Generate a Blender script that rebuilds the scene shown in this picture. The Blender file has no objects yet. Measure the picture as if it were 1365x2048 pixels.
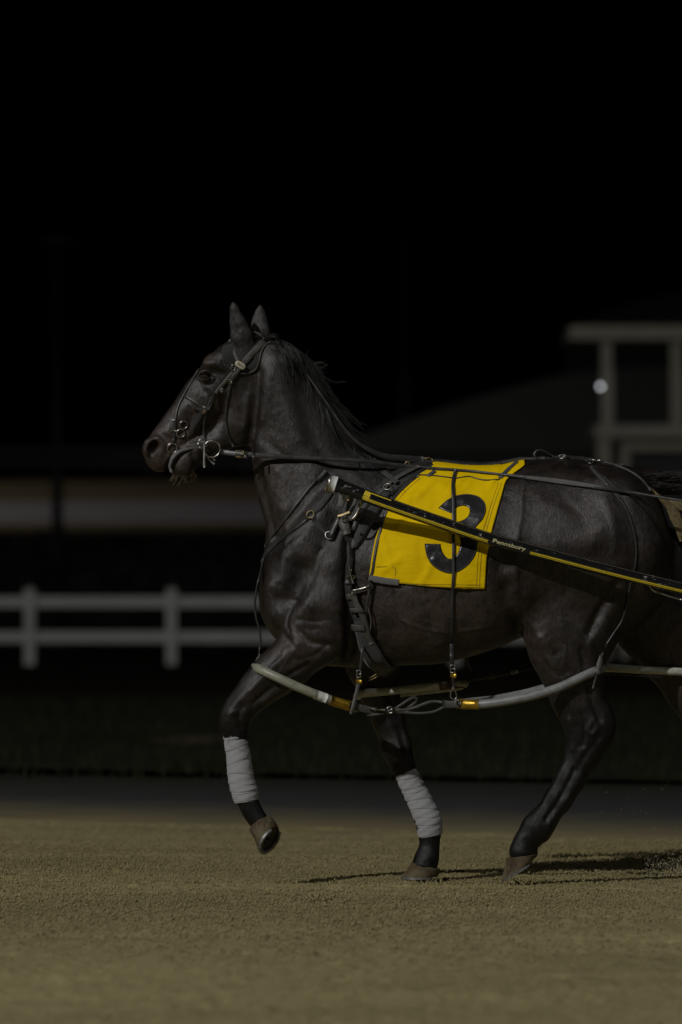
import bpy, math, random
import numpy as np
from mathutils import Vector, Matrix
from mathutils.bvhtree import BVHTree
random.seed(7); np.random.seed(7)
R = math.radians
SC = bpy.context.scene
COL = SC.collection
# ---------------------------------------------------------------- camera, sky, light, exposure
S = 528.0          # pixels of the photograph per metre at the horse
D = 18.0           # camera to horse
CH = 1.06          # camera height
HOR = 1202.0       # pixel row of the horizon
def P(px, py, y=0.0):
    f = (D + y) / D
    return Vector(((px - 682.5) / S * f, y, CH + (HOR - py) / S * f))
def G(px, py, z=0.0):
    y = D * (CH - z) * S / (py - HOR) - D
    v = P(px, py, y); v.z = z
    return v
cam_d = bpy.data.cameras.new("camera"); cam = bpy.data.objects.new("camera", cam_d); COL.objects.link(cam)
cam.location = (0, -D, CH); cam.rotation_euler = (R(90), 0, 0)
cam_d.sensor_fit = 'HORIZONTAL'; cam_d.sensor_width = 24.0
cam_d.lens = 24.0 * D / (1365.0 / S)
cam_d.shift_y = (HOR - 1024.0) / 1365.0
cam_d.clip_start = 0.5; cam_d.clip_end = 1500
cam_d.dof.use_dof = True; cam_d.dof.focus_distance = D - 0.25; cam_d.dof.aperture_fstop = 2.6
SC.camera = cam
SC.render.resolution_x = 682; SC.render.resolution_y = 1024
w = bpy.data.worlds.new("World"); SC.world = w; w.use_nodes = True
nt = w.node_tree; bg = nt.nodes['Background']
sky = nt.nodes.new('ShaderNodeTexSky'); sky.sky_type = 'NISHITA'; sky.sun_disc = False
sky.sun_elevation = R(-4); sky.sun_rotation = R(200)
nt.links.new(sky.outputs[0], bg.inputs[0]); bg.inputs[1].default_value = 0.010
SC.view_settings.view_transform = 'Standard'; SC.view_settings.look = 'None'
SC.view_settings.exposure = 0.12; SC.view_settings.gamma = 1
# the track's floodlight mast stands behind and left of the photographer
def floodlight(name, direction, dist, watts, radius, col):
    l = bpy.data.lights.new(name, 'SPOT'); o = bpy.data.objects.new(name, l); COL.objects.link(o)
    d = Vector(direction).normalized()
    o.location = Vector((0.2, 0, 0.8)) - d * dist
    o.rotation_euler = d.to_track_quat('-Z', 'Y').to_euler()
    l.energy = watts; l.shadow_soft_size = radius; l.spot_size = R(120); l.spot_blend = 1.0; l.color = col
    return o
key = floodlight("floodlight", (1.0, 1.15, -1.0), 45, 37500, 0.33, (1.0, 0.99, 0.97))
key.data.spot_size = R(92); key.rotation_euler = (Vector((0.3, 4.5, .8)) - key.location).to_track_quat('-Z', 'Y').to_euler()
floodlight("floodlight", (0.35, 1.0, -0.85), 60, 5000, 0.5, (1.0, 0.985, 0.95))
floodlight("floodlight", (-0.75, 0.55, -0.55), 60, 5500, 0.5, (0.95, 0.97, 1.0))
# unseen lamp added to brighten the far bank
fb = floodlight("far_fill_light", (-.45, 1, -.5), 30, 5600, .5, (1.0, .95, .88)); fb.location = (-24, 99, 20)
fb.rotation_euler = (Vector((-7, 112, 3)) - fb.location).to_track_quat('-Z', 'Y').to_euler(); fb.data.spot_size = R(75)

# ---------------------------------------------------------------- object helpers
def link(o, parent=None):
    COL.objects.link(o)
    if parent is not None: o.parent = parent
    return o
def tag(o, label=None, cat=None, group=None, kind=None):
    if label: o['label'] = label
    if cat: o['category'] = cat
    if group: o['group'] = group
    if kind: o['kind'] = kind
    return o
def empty(name, loc=(0, 0, 0)):
    o = bpy.data.objects.new(name, None); COL.objects.link(o); o.location = loc; o.empty_display_size = .1
    return o
def mesh(name, verts, faces, mat, parent=None, smooth=True):
    me = bpy.data.meshes.new(name)
    if isinstance(verts, np.ndarray) and isinstance(faces, np.ndarray):
        k = faces.shape[1]
        me.vertices.add(len(verts)); me.vertices.foreach_set('co', verts.astype(np.float32).ravel())
        me.loops.add(faces.size); me.loops.foreach_set('vertex_index', faces.astype(np.int32).ravel())
        me.polygons.add(len(faces)); me.polygons.foreach_set('loop_start', np.arange(0, faces.size, k, dtype=np.int32))
        me.update(calc_edges=True); me.validate()
    else:
        me.from_pydata([tuple(v) for v in verts], [], [tuple(f) for f in faces]); me.update()
    if smooth: me.polygons.foreach_set('use_smooth', [True] * len(me.polygons))
    if mat: me.materials.append(mat)
    o = bpy.data.objects.new(name, me); link(o, parent)
    if parent is not None and parent.location.length > 0:
        pl = parent.location
        me.transform(Matrix.Translation(-pl))
    return o
class MB:
    """collects shapes into one mesh"""
    def __init__(self): self.v = []; self.f = []
    def add(self, v, f):
        n = len(self.v); self.v += [Vector(p) for p in v]; self.f += [tuple(i + n for i in q) for q in f]; return self
    def box(self, a, b):
        x0, y0, z0 = a; x1, y1, z1 = b
        return self.add([(x0,y0,z0),(x1,y0,z0),(x1,y1,z0),(x0,y1,z0),(x0,y0,z1),(x1,y0,z1),(x1,y1,z1),(x0,y1,z1)],
                        [(3,2,1,0),(4,5,6,7),(0,1,5,4),(1,2,6,5),(2,3,7,6),(3,0,4,7)])
    def tube(self, pts, r, n=8, caps=True, closed=False, sy=1.0):
        pts = [Vector(p) for p in pts]; m = len(pts)
        rs = r if hasattr(r, '__len__') else [r] * m
        ref = None; V = []
        for i, p in enumerate(pts):
            if closed: t = pts[(i + 1) % m] - pts[i - 1]
            else: t = pts[min(i + 1, m - 1)] - pts[max(i - 1, 0)]
            t.normalize() if t.length else None
            if ref is None:
                ref = Vector((0, 1, 0)) if abs(t.y) < .9 else Vector((1, 0, 0))
            b = t.cross(ref).normalized(); ref = b.cross(t).normalized()
            for k in range(n):
                a = 2 * math.pi * k / n
                V.append(p + (ref * (math.cos(a) * sy) + b * math.sin(a)) * rs[i])
        F = []
        for i in range(m if closed else m - 1):
            j = (i + 1) % m
            for k in range(n):
                F.append((i*n+k, i*n+(k+1)%n, j*n+(k+1)%n, j*n+k))
        if caps and not closed:
            F.append(tuple(range(n))); F.append(tuple((m-1)*n+k for k in reversed(range(n))))
        return self.add(V, F)
    def strap(self, pts, nrm, width, th):
        """flat band along pts, face normal nrm"""
        m = len(pts); ws = width if hasattr(width, '__len__') else [width] * m
        V = []
        prof = [(-.5,-.5),(-.5,.15),(-.38,.5),(0,.6),(.38,.5),(.5,.15),(.5,-.5)]
        k = len(prof)
        for i in range(m):
            t = (pts[min(i+1,m-1)] - pts[max(i-1,0)]).normalized()
            s = t.cross(nrm[i]); s = s.normalized() if s.length > 1e-6 else Vector((1,0,0))
            n = s.cross(t).normalized()
            for a, b in prof: V.append(pts[i] + s * (a * ws[i]) + n * (b * th))
        F = []
        for i in range(m - 1):
            for j in range(k):
                q = (j + 1) % k
                F.append((i*k+j, (i+1)*k+j, (i+1)*k+q, i*k+q))
        F.append(tuple(reversed(range(k)))); F.append(tuple((m-1)*k+j for j in range(k)))
        return self.add(V, F)
    def build(self, name, mat, parent=None, smooth=True): return mesh(name, self.v, self.f, mat, parent, smooth)
def catmull(pts, step):
    """smooth resample of a list of equal-length tuples"""
    A = np.array(pts, float)
    if len(A) == 2: A = np.vstack([A[0], A.mean(0), A[1]])
    ext = np.vstack([2*A[0]-A[1], A, 2*A[-1]-A[-2]]); out = []
    for i in range(1, len(ext) - 2):
        p0,p1,p2,p3 = ext[i-1],ext[i],ext[i+1],ext[i+2]
        n = max(1, int(np.linalg.norm((p2-p1)[:2]) / step))
        for t in np.arange(n) / n:
            out.append(.5*((2*p1)+(-p0+p2)*t+(2*p0-5*p1+4*p2-p3)*t*t+(-p0+3*p1-3*p2+p3)*t**3))
    out.append(A[-1]); return np.array(out)

# ---------------------------------------------------------------- material helpers
class M:
    def __init__(s, name, rough=.6, spec=.5, metal=0.0, col=(.5,.5,.5), sheen=0.0, coat=0.0):
        s.m = bpy.data.materials.new(name); s.m.use_nodes = True; s.t = s.m.node_tree; s.b = s.t.nodes['Principled BSDF']
        s.b.inputs['Base Color'].default_value = (*col, 1); s.b.inputs['Roughness'].default_value = rough
        s.b.inputs['Specular IOR Level'].default_value = spec; s.b.inputs['Metallic'].default_value = metal
        s.b.inputs['Sheen Weight'].default_value = sheen; s.b.inputs['Coat Weight'].default_value = coat
        s.tc = s.t.nodes.new('ShaderNodeTexCoord')
    def n(s, kind, **kw):
        x = s.t.nodes.new(kind)
        for k, v in kw.items():
            if k.startswith('i_'): x.inputs[k[2:]].default_value = v
            else: setattr(x, k, v)
        return x
    def l(s, a, b): s.t.links.new(a, b); return s
    def noise(s, scale, detail=4, rough=.6, stretch=None, coord='Object'):
        x = s.n('ShaderNodeTexNoise'); x.inputs['Scale'].default_value = scale; x.inputs['Detail'].default_value = detail; x.inputs['Roughness'].default_value = rough
        if stretch:
            mp = s.n('ShaderNodeMapping'); mp.inputs['Scale'].default_value = stretch; s.l(s.tc.outputs[coord], mp.inputs[0]); s.l(mp.outputs[0], x.inputs['Vector'])
        else: s.l(s.tc.outputs[coord], x.inputs['Vector'])
        return x.outputs['Fac']
    def ramp(s, fac, stops):
        r = s.n('ShaderNodeValToRGB'); e = r.color_ramp.elements
        while len(e) < len(stops): e.new(.5)
        for q, (p, c) in zip(e, stops): q.position = p; q.color = (*c, 1) if hasattr(c, '__len__') else (c, c, c, 1)
        s.l(fac, r.inputs[0]); return r.outputs[0]
    def mix(s, fac, a, b, mode='MIX'):
        x = s.n('ShaderNodeMix', data_type='RGBA', blend_type=mode)
        for i, v in ((0, fac), (6, a), (7, b)):
            if hasattr(v, 'is_output'): s.l(v, x.inputs[i])
            elif i == 0: x.inputs[0].default_value = v
            else: x.inputs[i].default_value = (*v, 1)
        return x.outputs[2]
    def math(s, op, a, b=0.0):
        x = s.n('ShaderNodeMath', operation=op)
        for i, v in ((0, a), (1, b)):
            if hasattr(v, 'is_output'): s.l(v, x.inputs[i])
            else: x.inputs[i].default_value = v
        return x.outputs[0]
    def color(s, o): s.l(o, s.b.inputs['Base Color']); return s
    def rough(s, o): s.l(o, s.b.inputs['Roughness']); return s
    def bump(s, h, dist, strength=1.0):
        x = s.n('ShaderNodeBump'); x.inputs['Distance'].default_value = dist; x.inputs['Strength'].default_value = strength
        s.l(h, x.inputs['Height']); s.l(x.outputs[0], s.b.inputs['Normal']); return s
def simple(name, c, rough=.6, metal=0, var=.25, scale=40, bump=0.0006, spec=.5, sheen=0, c2=None):
    m = M(name, rough, spec, metal, c, sheen)
    f = m.noise(scale, 5)
    m.color(m.ramp(f, [(.3, tuple(x*(1-var) for x in c)), (.7, c2 or tuple(min(1, x*(1+var)) for x in c))]))
    m.rough(m.ramp(f, [(.3, max(0.05, rough-.1)), (.7, min(1, rough+.12))]))
    if bump: m.bump(m.noise(scale*4, 4), bump)
    return m.m
# ---------------------------------------------------------------- signed distance field of the horse's body
VX = 0.0052
x0, x1, ya, yb, z0, z1 = -0.80, 1.78, -0.36, 0.36, -0.02, 2.24
nx, ny, nz = int((x1-x0)/VX), int((yb-ya)/VX), int((z1-z0)/VX)
gx = (x0 + VX*np.arange(nx)).astype(np.float32); gy = (ya + VX*np.arange(ny)).astype(np.float32); gz = (z0 + VX*np.arange(nz)).astype(np.float32)
FLD = np.full((nx, ny, nz), 0.3, np.float32)
def sub(lo, hi):
    sl = []
    for a, b, g in zip(lo, hi, (gx, gy, gz)):
        i = int(np.searchsorted(g, a)); j = int(np.searchsorted(g, b)); sl.append(slice(max(0, i-1), min(len(g), j+1)))
    return tuple(sl), gx[sl[0]][:, None, None], gy[sl[1]][None, :, None], gz[sl[2]][None, None, :]
def smin(a, b, k):
    h = np.maximum(k - np.abs(a - b), 0) / k
    return np.minimum(a, b) - h*h*k*.25
def chain(pts, yc, k=.03, cut=False, ylist=None):
    """pts: (px, py, r_px, lateral ratio); tapered segments, elliptical across"""
    for i in range(len(pts) - 1):
        a, b = pts[i], pts[i+1]
        ya_ = yc[i] if hasattr(yc, '__len__') else yc; yb_ = yc[i+1] if hasattr(yc, '__len__') else yc
        A, B = P(a[0], a[1], ya_), P(b[0], b[1], yb_); ra, rb = a[2]/S, b[2]/S; sa, sb = a[3], b[3]
        mr = max(ra, rb) + k + 2*VX; my = max(ra*sa, rb*sb) + k + 2*VX
        sl, X, Y, Z = sub((min(A.x,B.x)-mr, min(A.y,B.y)-my, min(A.z,B.z)-mr), (max(A.x,B.x)+mr, max(A.y,B.y)+my, max(A.z,B.z)+mr))
        dx, dz = B.x-A.x, B.z-A.z; L2 = dx*dx+dz*dz+1e-9
        t = np.clip(((X-A.x)*dx + (Z-A.z)*dz)/L2, 0, 1)
        t = t*1.0
        r = ra + (rb-ra)*t; s = sa + (sb-sa)*t
        d = np.sqrt((X-A.x-dx*t)**2 + (Z-A.z-dz*t)**2 + ((Y-(A.y+(B.y-A.y)*t))/s)**2) - r
        d = d*np.minimum(1, s*.5+.5)
        if cut: FLD[sl] = -smin(-FLD[sl], d, k)
        else: FLD[sl] = smin(FLD[sl], d, k)
def slices(st, axis, k=.05):
    """st rows: station px, lo px, hi px, half width m, exponent lo, exponent hi ; axis 'x' (columns) or 'z' (rows)"""
    A = np.array(st, float); lo_s = A[:, 0]
    order = np.argsort(lo_s); A = A[order]
    if axis == 'x':
        pos = (A[:,0]-682.5)/S; a = CH+(HOR-A[:,2])/S; b = CH+(HOR-A[:,1])/S; g = gx   # a = bottom, b = top ; exponents (lo=top)
        ea, eb = A[:,5], A[:,4]
    else:
        pos = CH+(HOR-A[:,0])/S; a = (A[:,1]-682.5)/S; b = (A[:,2]-682.5)/S; g = gz; ea, eb = A[:,4], A[:,5]
        o = np.argsort(pos); pos, a, b, ea, eb = pos[o], a[o], b[o], ea[o], eb[o]; A = A[o]
    wd = A[:,3]
    # smooth interpolation
    def itp(q, v):
        t = np.interp(q, pos, np.arange(len(pos))); i = np.clip(t.astype(int), 0, len(pos)-2); f = t-i
        vm = np.concatenate([[2*v[0]-v[1]], v, [2*v[-1]-v[-2]]])
        p0,p1,p2,p3 = vm[i],vm[i+1],vm[i+2],vm[i+3]
        return .5*((2*p1)+(-p0+p2)*f+(2*p0-5*p1+4*p2-p3)*f*f+(-p0+3*p1-3*p2+p3)*f**3)
    m = k + 3*VX
    if axis == 'x': sl, X, Y, Z = sub((pos[0]-m, -wd.max()-m, a.min()-m), (pos[-1]+m, wd.max()+m, b.max()+m)); q = X; U = Z
    else: sl, X, Y, Z = sub((a.min()-m, -wd.max()-m, pos[0]-m), (b.max()+m, wd.max()+m, pos[-1]+m)); q = Z; U = X
    qc = np.clip(q, pos[0], pos[-1]); out = q-qc
    av, bv, wv = [itp(qc.ravel(), v).reshape(q.shape).astype(np.float32) for v in (a, b, wd)]
    e1, e2 = [np.interp(qc.ravel(), pos, v).reshape(q.shape).astype(np.float32) for v in (ea, eb)]
    c = (av+bv)/2; h = (bv-av)/2
    u = (U-c)/h; e = np.where(u < 0, e1, e2)
    rr = (np.abs(u)**e + np.abs(Y/wv)**e + 1e-6)**(1/e)
    # gradient-normalised distance
    d = (rr-1)*np.minimum(h, wv)
    gl = np.sqrt((Y/wv)**2/(rr*wv)**2*wv**2*wv**2/np.minimum(h,wv)**2 + 0*rr) if False else 1.0
    d = np.where(d > 0, np.sqrt(d*d + out*out), np.maximum(d, np.abs(out)-0.0) * (np.abs(out) > 0) + d*(np.abs(out) <= 0))
    FLD[sl] = smin(FLD[sl], d.astype(np.float32), k)

# trunk (columns): x, top, bottom, half width, exponent top, exponent bottom
slices([(575,1000,1285,.150,2,2),(610,960,1318,.185,1.9,2),(650,938,1330,.205,1.8,2),(700,925,1336,.215,1.6,2),(760,921,1334,.235,1.55,2.5),(820,921,1331,.268,1.65,2.6),
        (880,927,1327,.288,1.8,2.6),(940,934,1314,.298,1.9,2.5),(1000,932,1294,.298,1.95,2.4),(1050,922,1274,.292,1.95,2.2),(1100,918,1262,.290,1.9,2.2),
        (1160,919,1262,.285,1.9,2.2),(1220,932,1258,.27,1.95,2.3),(1260,942,1240,.24,1.95,2.2),(1285,958,1215,.18,2,2.2)], 'x', .03)
# neck and chest (rows): y, front x, back x, half width, exponent front, exponent back
slices([(690,512,580,.050,2,1.8),(715,488,604,.070,2,1.7),(745,482,619,.082,2,1.6),(780,488,632,.088,2,1.5),(820,494,655,.092,2,1.5),(860,499,680,.097,2,1.45),(900,502,706,.103,2,1.45),
        (940,506,745,.112,2.1,1.45),(980,512,790,.125,2.1,1.5),(1020,523,830,.142,2.2,1.7),(1060,532,850,.162,2.3,2),(1100,528,830,.180,2.3,2),(1150,521,790,.195,2.3,2),
        (1200,519,760,.20,2.3,2),(1240,526,720,.19,2.2,2),(1275,548,700,.165,2,2),(1305,585,680,.12,2,2)], 'z', .04)
slices([(935,1140,1270,.10,2,2),(960,1120,1300,.19,2,2),(1000,1100,1320,.232,2,2.2),(1050,1080,1337,.250,2,2.3),(1100,1080,1347,.256,2,2.3),(1150,1080,1345,.250,2,2.2),(1195,1090,1330,.225,2,2.1),(1235,1110,1300,.19,2,2),(1262,1130,1265,.15,2,2)], 'z', .03)
# head
HY = 0.0
chain([(508,718,44,.78),(468,732,46,.80),(440,765,47,.82),(412,798,48,.72),(388,826,43,.66),(362,852,37,.66),(338,878,33,.75),(318,896,27,.85),(309,900,24,.85)], HY, .02)
chain([(470,760,48,.62),(478,806,48,.52),(474,846,42,.48),(448,868,26,.6),(425,884,20,.8),(400,898,20,.95)], HY, .03)   # jaw
chain([(408,892,20,.9),(390,904,23,.95),(372,918,25,1.05),(362,930,23,1.1),(372,934,22,1.1)], HY, .018)                    # lower jaw, lip and chin
chain([(334,905,22,1.0),(318,918,24,.95),(322,924,20,.95)], HY, .014)                                                  # upper lip
chain([(332,938,3.2,9),(343,918,3.2,9),(358,904,2.2,9),(378,896,1.6,9),(400,892,1,9)], HY, .006, cut=True)                     # open mouth
chain([(428,728,22,1.0),(452,716,20,1.0)], -.045, .02); chain([(428,728,22,1.0),(452,716,20,1.0)], .045, .02)       # brow
for sy in (-1, 1):
    chain([(300,888,13,.7),(300,900,12,.7),(312,884,13,.6)], sy*.044, .012)
    chain([(310,890,9,1.5),(303,900,8,1.4),(303,909,5,1.3)], sy*.052, .006, cut=True)      # nostril
    chain([(411,749,7.5,1.0),(408,749.5,7,1)], sy*.094, .008, cut=True)        # eye socket
# ears
chain([(492,700,20,.5),(483,672,21,.42),(476,645,16,.42),(469,618,9,.5),(467,604,3.2,.8)], [-.05,-.054,-.056,-.055,-.053], .015)
chain([(522,690,18,.5),(521,662,18,.42),(520,640,15,.42),(521,622,8,.5),(521,611,3,.8)], [.04,.045,.05,.052,.052], .015)
for yc in (-.078,):
    chain([(473,668,5,1.2),(468,640,5,1.2),(466,622,2,1.2)], yc, .008, cut=True)
# near foreleg, lifted
NY = -.135
chain([(640,1215,70,.85),(640,1262,62,.85),(612,1290,52,.9),(575,1330,47,.85),(545,1352,43,.8),(516,1378,36,.8),(488,1408,30,.85),(473,1428,29,.9),(469,1450,26,.9),(472,1475,20,.9),(485,1540,17,.85),(494,1600,19,.9),(504,1622,17,.9),(516,1640,19,1.0)], [-.12,-.12,-.125,-.13,-.135,-.135,-.135,-.135,-.135,-.135,-.135,-.135,-.135,-.135], .025)
# far foreleg, planted
chain([(720,1260,66,.8),(745,1330,50,.8),(762,1395,36,.85),(775,1435,31,.85),(794,1497,29,.9),(806,1532,22,.9),(828,1590,17,.85),(850,1642,17,.85),(860,1668,20,.9),(860,1695,17,.95),(854,1718,22,1.05),(850,1732,26,1.05)], [.13]*12, .025)
# near hind leg
chain([(1150,1160,118,.50),(1146,1190,116,.50),(1142,1262,93,.52),(1138,1305,70,.58),(1147,1350,57,.62),(1154,1390,49,.68),(1168,1420,46,.66),(1182,1450,45,.62),(1180,1472,42,.62),(1166,1510,32,.68),(1140,1560,27,.72),(1118,1598,25.5,.78),(1088,1640,24.5,.82),(1073,1658,27.5,.85),(1052,1686,20.5,.9),(1045,1704,25.5,.95)], [-.13,-.135,-.14,-.14,-.14,-.135,-.13,-.13,-.13,-.13,-.13,-.13,-.13,-.13,-.13,-.13], .03)
chain([(1203,1395,8,1.0),(1216,1430,11,.9),(1225,1455,9,1.0)], -.13, .010)      # Achilles tendon and point of hock
chain([(1086,1667,13,.9),(1092,1677,6,.8)], -.13, .010)
chain([(1060,1700,12,1.2),(1068,1708,9,1.2)], -.13, .012)
# far hind leg, stretched behind
chain([(1290,1150,110,.50),(1320,1230,100,.50),(1352,1310,66,.55),(1385,1375,52,.6),(1412,1430,44,.65),(1450,1500,38,.68),(1468,1545,30,.7),(1505,1610,24,.8),(1530,1660,26,.88),(1540,1690,22,.9),(1552,1715,26,.95)], [.13]*11, .03)
# tail root
chain([(1270,962,26,.9),(1310,966,21,.9),(1350,968,17,.9),(1400,985,13,.9)], 0, .04)

def surface_nets(F):
    s = F < 0
    nx, ny, nz = F.shape
    c = s[:-1,:-1,:-1].astype(np.int8)
    cnt = sum(s[i:nx-1+i, j:ny-1+j, k:nz-1+k].astype(np.int8) for i in (0,1) for j in (0,1) for k in (0,1))
    act = (cnt > 0) & (cnt < 8); idx = np.argwhere(act)
    vid = np.full(act.shape, -1, np.int32); vid[act] = np.arange(len(idx))
    I, J, K = idx.T
    acc = np.zeros((len(idx), 3)); n = np.zeros(len(idx))
    corners = [(i,j,k) for i in (0,1) for j in (0,1) for k in (0,1)]
    for a in corners:
        for ax in range(3):
            if a[ax]: continue
            b = list(a); b[ax] = 1
            fa = F[I+a[0], J+a[1], K+a[2]]; fb = F[I+b[0], J+b[1], K+b[2]]
            m = (fa < 0) != (fb < 0)
            t = np.where(m, fa/np.where(m, fa-fb, 1), 0)
            p = np.array(a, float)[None, :].repeat(len(idx), 0); p[:, ax] = t
            acc[m] += p[m]; n += m
    V = idx + acc/n[:, None]
    faces = []
    for ax in range(3):
        u, v = (ax+1) % 3, (ax+2) % 3
        sl0 = [slice(None)]*3; sl1 = [slice(None)]*3; sl0[ax] = slice(0, -1); sl1[ax] = slice(1, None)
        e = s[tuple(sl0)] != s[tuple(sl1)]
        q = np.argwhere(e); ok = (q[:, u] > 0) & (q[:, v] > 0) & (q[:, u] < F.shape[u]-1) & (q[:, v] < F.shape[v]-1); q = q[ok]
        def at(du, dv):
            r = q.copy(); r[:, u] -= du; r[:, v] -= dv; return vid[r[:,0], r[:,1], r[:,2]]
        Q = np.stack([at(1,1), at(0,1), at(0,0), at(1,0)], 1)
        ins = s[q[:,0], q[:,1], q[:,2]]
        Q[~ins] = Q[~ins][:, ::-1]
        faces.append(Q)
    return V, np.concatenate(faces)
BV, BF = surface_nets(FLD); del FLD
BV = BV*VX + np.array([x0, ya, z0])
def adj_smooth(V, F, it, lam=.5):
    e = np.concatenate([F[:, [0,1]], F[:, [1,2]], F[:, [2,3]], F[:, [3,0]]]); e = np.concatenate([e, e[:, ::-1]])
    n = np.bincount(e[:,0], minlength=len(V))[:, None]
    for _ in range(it):
        s = np.stack([np.bincount(e[:,0], weights=V[e[:,1], k], minlength=len(V)) for k in range(3)], 1)/n
        V = V + (s - V)*lam
    return V
def vnormals(V, F):
    fn = np.cross(V[F[:,2]]-V[F[:,0]], V[F[:,3]]-V[F[:,1]])
    N = np.stack([sum(np.bincount(F[:,c], weights=fn[:,k], minlength=len(V)) for c in range(4)) for k in range(3)], 1)
    return N/(np.linalg.norm(N, axis=1)[:, None]+1e-12)
BV = adj_smooth(BV, BF, 3)
BV0 = BV.copy()
# muscle, bone and vein relief: strokes in photograph pixels, amplitude in mm, radius in px, side -1 near / 1 far / 0 both
VN = vnormals(BV, BF)
vpx = 682.5 + S*BV[:,0]*D/(D+BV[:,1]); vpy = HOR - S*(BV[:,2]-CH)*D/(D+BV[:,1])
def stroke(pts, amp, rad, side=-1, depth=None):
    global BV
    q = catmull(pts, 8)[:, :2]; m = rad*3
    sel = (vpx > q[:,0].min()-m) & (vpx < q[:,0].max()+m) & (vpy > q[:,1].min()-m) & (vpy < q[:,1].max()+m)
    if side: sel &= (BV[:,1]*side > 0.0)
    if depth is not None: sel &= (np.abs(BV[:,1]-depth) < .12)
    i = np.nonzero(sel)[0]
    if not len(i): return
    pp = np.stack([vpx[i], vpy[i]], 1); best = np.full(len(i), 1e9)
    for a, b in zip(q[:-1], q[1:]):
        d = b-a; t = np.clip(((pp-a)@d)/(d@d+1e-9), 0, 1); dd = ((pp-a-t[:,None]*d)**2).sum(1); best = np.minimum(best, dd)
    tot = len(q); 
    wgt = np.exp(-best/(rad*rad)) * np.clip(np.abs(VN[i,1])*1.6, 0, 1)
    BV[i] += VN[i]*(amp*.00125*wgt)[:, None]
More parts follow.
